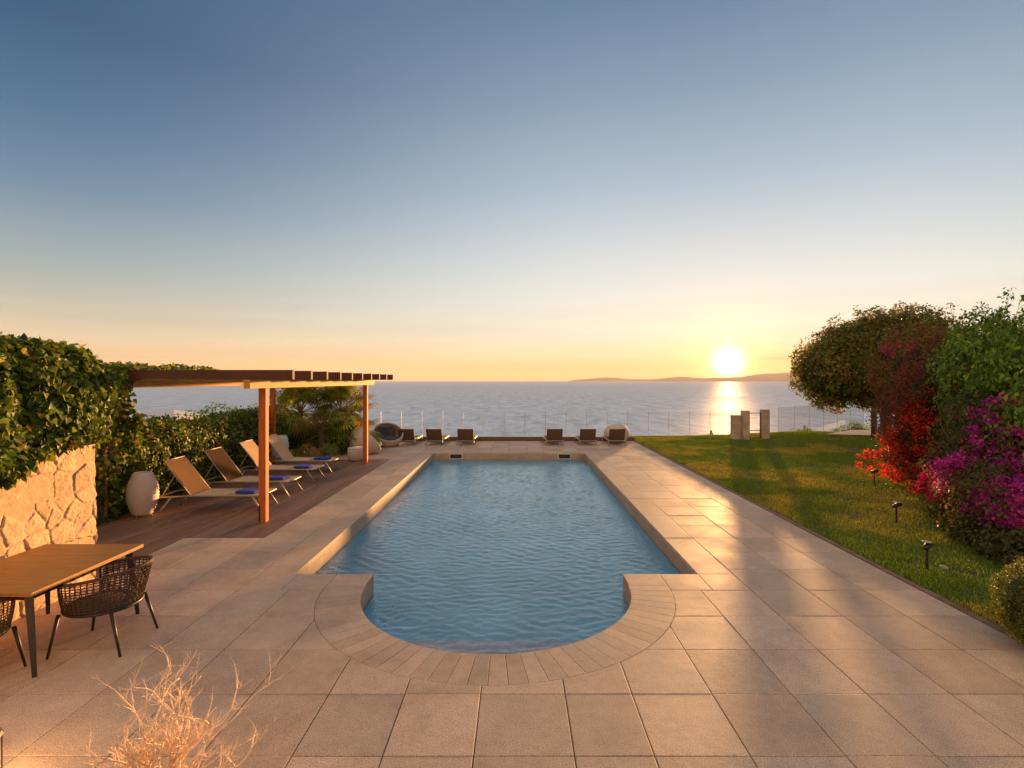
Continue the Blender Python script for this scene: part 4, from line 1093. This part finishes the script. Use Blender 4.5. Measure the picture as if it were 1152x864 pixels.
# green vine-covered hedge at the right edge
shrub('climber_hedge', 'tall leafy green climber with a few magenta flowers at the right picture edge', 'shrub',
      [(10.9,10.2,2.0,2.2,1.8,1.85,5),(10.6,11.6,2.9,1.1,1.0,1.15,2.0),(9.9,10.6,2.4,1.0,1.0,1.15,1.6),(9.8,9.2,2.7,1.3,1.1,1.1,2),(8.9,8.0,1.6,1.1,1.2,1.5,1.6),(10.4,8.6,2.95,1.5,1.2,1.1,1.6)], 1800, .24, 22, GREEN, GW, .105,
      template='leaf', droop=1.0, twigs=26,
      flowers=[([(8.75,8.5,3.45,.22,.2,.16,1),(8.6,8.2,2.95,.25,.2,.14,1),(8.7,8.9,1.95,.8,.3,.12,1)], 46, .08, 22, MAG, None, .05), ([(9.1,10.0,2.7,.25,.3,.35,1),(8.6,9.3,1.6,.3,.3,.2,.7),(9.0,8.8,2.5,.25,.2,.2,.5)], 50, .09, 20, [(.32,.06,.07),(.26,.08,.05)], None, .055)])
shrub('magenta_bougainvillea', 'bougainvillea covered in magenta and purple blossoms at the lawn edge', 'shrub',
      [(8.35,9.2,.95,.95,.8,.80,1),(8.7,9.6,1.8,.7,.6,.6,.9),(7.6,8.1,.62,.75,.75,.60,1.0),(9.4,9.6,1.2,.9,.8,.8,1)], 620, .17, 22, [(.09,.12,.028),(.13,.09,.04),(.18,.08,.05)], [.5,.3,.2], .065, corescale=.34,
      flowers=[([(8.15,8.9,.95,.85,.6,.52,2),(7.7,8.1,.62,.48,.5,.42,1.6),(7.45,7.7,.72,.35,.4,.36,1.2),(8.5,8.2,.7,.6,.4,.4,1.2),(8.75,8.5,1.35,.45,.45,.55,1.3),(8.1,9.0,1.75,.3,.3,.3,.5),(8.35,8.7,2.1,.35,.3,.25,.5),(8.1,8.1,1.5,.3,.3,.45,.8),(7.9,7.9,.9,.6,.45,.5,1.5)], 620, .115, 26, MAG, [.36,.30,.22,.12], .046),
               ([(8.15,9.6,.75,.35,.45,.38,1),(8.3,10.0,.55,.4,.5,.35,1)], 110, .10, 26, [(.78,.05,.14),(.70,.04,.22)], [.5,.5], .046)])
shrub('red_bougainvillea', 'dark red bougainvillea standing between the round tree and the magenta blossoms', 'shrub',
      [(9.65,12.4,1.8,.80,.7,1.25,2),(9.6,12.2,1.0,.8,.7,.8,1)], 620, .17, 22, [(.20,.045,.03),(.11,.07,.025),(.28,.05,.03)], [.45,.3,.25], .06,
      flowers=[([(9.5,12.0,1.35,.80,.6,.72,2.4),(9.95,11.5,2.4,.22,.25,.45,.6),(9.9,11.8,1.0,.6,.5,.6,1)], 320, .12, 24, RED, None, .052)])
shrub('orange_bougainvillea', 'low arching bougainvillea with orange red blossoms spreading onto the lawn', 'shrub',
      [(10.0,13.4,.55,1.1,.6,.42,1),(9.3,11.6,.5,.7,.7,.42,1)], 110, .14, 18, [(.10,.06,.02),(.06,.07,.02),(.14,.05,.02)], [.4,.3,.3], .055, corescale=.4,
      flowers=[([(9.85,13.3,.50,1.1,.5,.34,2),(9.35,11.9,.42,.6,.6,.38,1.3),(8.75,10.4,.40,.45,.5,.34,.9)], 210, .10, 22, ORA, None, .052)])
shrub('maroon_shrub', 'tall brownish maroon shrub with pink tips in front of the round tree', 'shrub',
      [(11.0,14.3,2.9,1.2,1.0,1.25,1),(11.8,12.9,3.1,1.0,.9,1.0,1),(10.9,14.3,1.6,.9,.9,1.3,.8),(11.6,13.6,3.2,.9,.9,.85,.8)], 900, .19, 22, [(.24,.085,.045),(.17,.10,.035),(.12,.12,.03),(.30,.075,.055)], [.32,.28,.22,.18], .075, twigs=10, corescale=.42,
      flowers=[([(10.35,14.0,3.45,.45,.3,.14,1),(10.6,13.8,3.0,.3,.3,.15,.6),(10.3,13.8,2.7,.12,.12,.08,.3)], 30, .09, 24, [(.50,.10,.18),(.45,.08,.22),(.55,.06,.05)], None, .05)])
shrub('ground_shrub', 'dark low leafy shrub at the foot of the magenta blossoms', 'shrub',
      [(7.25,7.2,.20,.60,.65,.26,1),(8.5,7.3,.22,.7,.6,.26,.6),(7.6,8.2,.2,.7,.6,.26,1),(8.0,9.2,.2,.6,.6,.25,.6)], 520, .13, 20, [(.08,.10,.025),(.10,.075,.035),(.06,.07,.02),(.16,.13,.04)], [.4,.25,.2,.15], .07, corescale=None)
# rounded clipped bush at the paving corner
shrub('rounded_bush', 'small clipped rounded bush at the right corner of the paving', 'bush',
      [(5.22,4.92,.44,.52,.50,.47,1)], 1400, .055, 22, [(.12,.15,.03),(.16,.17,.04),(.08,.11,.025),(.20,.18,.05)], [.35,.3,.2,.15], .022, corescale=.86, inner=.93, droop=-.6)

# the round tree
TX, TY = 14.6, 20.6
tree = empty('round_tree', (TX, TY, .2), 'wide dome shaped evergreen tree behind the lawn with dark trunk', 'tree')
blobs = [(14.2,20.6,3.35,2.75,2.6,1.85,6),(12.4,20.3,2.9,1.5,1.5,1.5,2.4),(15.6,20.4,3.9,1.6,1.6,1.45,2),(13.3,20.2,3.7,1.5,1.5,1.3,1.8),(14.6,19.8,4.2,1.5,1.4,1.2,1.6),(14.0,19.6,2.6,1.6,1.2,1.2,1.8)]
P, N = clumps(blobs, 2600, .26, 26, lambda P: 1.25+.28*(fbm(P*np.array([1.6, 1.6, 0]))-.5)*2, .66, .30)
TC = [(.075,.105,.022),(.055,.08,.018),(.12,.12,.024),(.20,.12,.026),(.25,.11,.028)]  # orange-brown tints put the glow of the low sun into the leaf colour
V, Fc, Cc = merge([leaves('l', P, N, .115, palette(len(P), TC, w=[.32,.22,.22,.13,.11])*(.6+.95*fbm(P*1.3+5)[:, None])*1.55, 'leaf', .3)])
obj('crown', arrays_mesh('crown', V, Fc, Cc), M['leaf'], tree)
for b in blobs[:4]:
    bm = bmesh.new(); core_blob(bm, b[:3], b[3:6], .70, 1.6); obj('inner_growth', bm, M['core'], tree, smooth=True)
bm = bmesh.new()
tube(bm, [(TX,TY,.05),(TX-.02,TY,.5),(TX+.05,TY,1.0),(TX-.1,TY,1.6),(TX-.2,TY,2.6)], [.30,.22,.20,.19,.15], 14)
for k in range(7):
    a = k*.9; twig_tree(bm, Vector((TX-.08, TY, 1.3+.12*k)), Vector((math.cos(a), math.sin(a), .65)).normalized(), 1.5, .09, 2)
obj('trunk', bm, M['bark'], tree, smooth=True)
bm = bmesh.new(); x = X_of(983, 21.5); tube(bm, [(x, 21.5, .1), (x, 21.5, 1.9)], .11, 8)
tag(obj('wooden_post', bm, M['bark'], smooth=True), 'dark upright post under the left half of the tree crown', 'post')

# scrub beyond the fence
for i, (px, Zp, zt, r, lb) in enumerate(((800, 27, -.22, .9, 'sunlit low scrub beyond the fence left of the gate'), (905, 30, -.15, 1.1, 'low scrub beyond the fence right of the gate'), (965, 31, .10, 1.2, 'low scrub behind the pale path below the tree'))):
    x = X_of(px, Zp); shrub('coastal_scrub', lb, 'shrub', [(x, Zp, zt-.75, r*1.2, r, .7, 1)], 160, .16, 16, GREEN, GW, .09, zmin=-3, group='scrub on the slope beyond the fence')

# ------------------------------------------------------------ palms and undergrowth behind the pergola
def fan_palm(x, y, hz, nf, rad, label, lean=0.0, trunk_r=.11, seed=0):
    rs = np.random.default_rng(seed+50)
    t = empty('fan_palm', (x, y, 0), label, 'palm tree', 'fan palms behind the pergola')
    bm = bmesh.new(); top = Vector((x+lean, y, hz))
    n = 10; pts = [Vector((x+lean*(i/n)**1.5, y, hz*i/n)) for i in range(n+1)]
    tube(bm, pts, [trunk_r*(1.25-.25*i/n)*(1+.1*(i % 2)) for i in range(n+1)], 10); obj('trunk', bm, M['bark'], t, True)
    PV, PF, PC = [], [], []; off = 0
    sb = bmesh.new()
    for k in range(nf):
        az_ = rs.uniform(0, 2*math.pi); elv = rs.uniform(-.7, 1.35); ln = rad*rs.uniform(.55, .8)
        d = np.array([math.cos(az_)*math.cos(elv), math.sin(az_)*math.cos(elv), math.sin(elv)])
        p0 = np.array(top); mid = p0+d*ln*.5+np.array([0, 0, .03]); hub = p0+d*ln-np.array([0, 0, .06*(1-elv)])
        tube(sb, [p0, mid, hub], [.012, .009, .006], 4, cap=False)
        ax = nrm(hub-mid); up = np.array([0, 0, 1.]); s = nrm(np.cross(ax, up)+rs.normal(0, .15, 3)); nn = np.cross(s, ax)
        m = 19; fl_ = rad*rs.uniform(.42, .60)
        col = np.array([.21,.23,.035])*(.6+.8*rs.random()) if rs.random() < .82 else np.array([.42,.28,.07])*(.8+.4*rs.random())
        for j in range(m):
            a = (j/(m-1)-.5)*math.radians(235); dr = ax*math.cos(a)+s*math.sin(a); dr = dr-nn*.18*abs(math.sin(a)); L_ = fl_*(1-.25*abs(j/(m-1)-.5)*2)*rs.uniform(.9, 1.08)
            side = nrm(np.cross(dr, nn)); wd_ = .020*rad
            e = hub+dr*L_*.6; tip = hub+dr*L_-np.array([0, 0, .13*L_+.22*L_*rs.random()])
            PV += [hub, e+side*wd_, e-side*wd_, tip]; PF += [(off, off+1, off+2), (off+1, off+3, off+2)]; off += 4
            PC += [col*rs.uniform(.8, 1.2)]*4
    obj('fronds', arrays_mesh('fronds', np.array(PV), np.array(PF), np.array(PC)), M['leaf'], t)
    obj('leaf_stalk', sb, mat('stalk', (.16,.15,.05), .6), t)
fan_palm(X_of(338, 18.4), 18.4, 1.45, 66, 1.15, 'fan palm just right of the front pergola post, left of its twin', seed=1)
fan_palm(X_of(384, 18.9), 18.9, 1.45, 76, 1.2, 'taller fan palm nearer to the far pergola post', seed=2)
fan_palm(X_of(362, 17.9), 17.9, .75, 34, .95, 'short fan palm low between the two taller palms', trunk_r=.09, seed=3)
fan_palm(X_of(398, 19.4), 19.4, .8, 34, .95, 'short fan palm low behind the woven daybed', trunk_r=.09, seed=4)
shrub('undergrowth_shrub', 'dark leafy shrubs filling the gap below the fan palms', 'shrub',
      [(X_of(345,18.4),18.6,.5,1.0,.6,.6,1),(X_of(385,18.2),18.5,.45,.9,.6,.55,1),(-7.9,18.3,.7,.6,.8,.8,.8)], 260, .15, 18, GREEN, GW, .08)
shrub('slope_bush', 'bushy greenery on the slope behind the ivy hedge and palms', 'shrub',
      [(-9.6,16.5,.8,.9,1.6,1.1,1),(-9.0,19.5,.9,1.2,1.2,1.2,1)], 300, .18, 18, GREEN, GW, .09)

# pale roof of a house lower down the slope
hx, hy = X_of(188, 34), 34
hs = empty('house', (hx, hy, -6), 'pale flat roof of a house seen just above the ivy hedge', 'house')
bm = bmesh.new(); box(bm, hx-1.6, hx+1.4, hy-1.5, hy+2, -6, .16); obj('wall', bm, M['plaster'], hs)
bm = bmesh.new()
r_ = [bm.verts.new(p) for p in ((hx-1.9,hy-1.8,.18),(hx+1.7,hy-1.8,.18),(hx+1.7,hy+2.3,.18),(hx-1.9,hy+2.3,.18))]; rt = [bm.verts.new(p) for p in ((hx-.5,hy+.2,.68),(hx+.3,hy+.2,.68))]
bm.faces.new(r_[::-1]); bm.faces.new((r_[0],r_[1],rt[1],rt[0])); bm.faces.new((r_[1],r_[2],rt[1])); bm.faces.new((r_[2],r_[3],rt[0],rt[1])); bm.faces.new((r_[3],r_[0],rt[0]))
obj('roof', bm, M['planter'], hs)
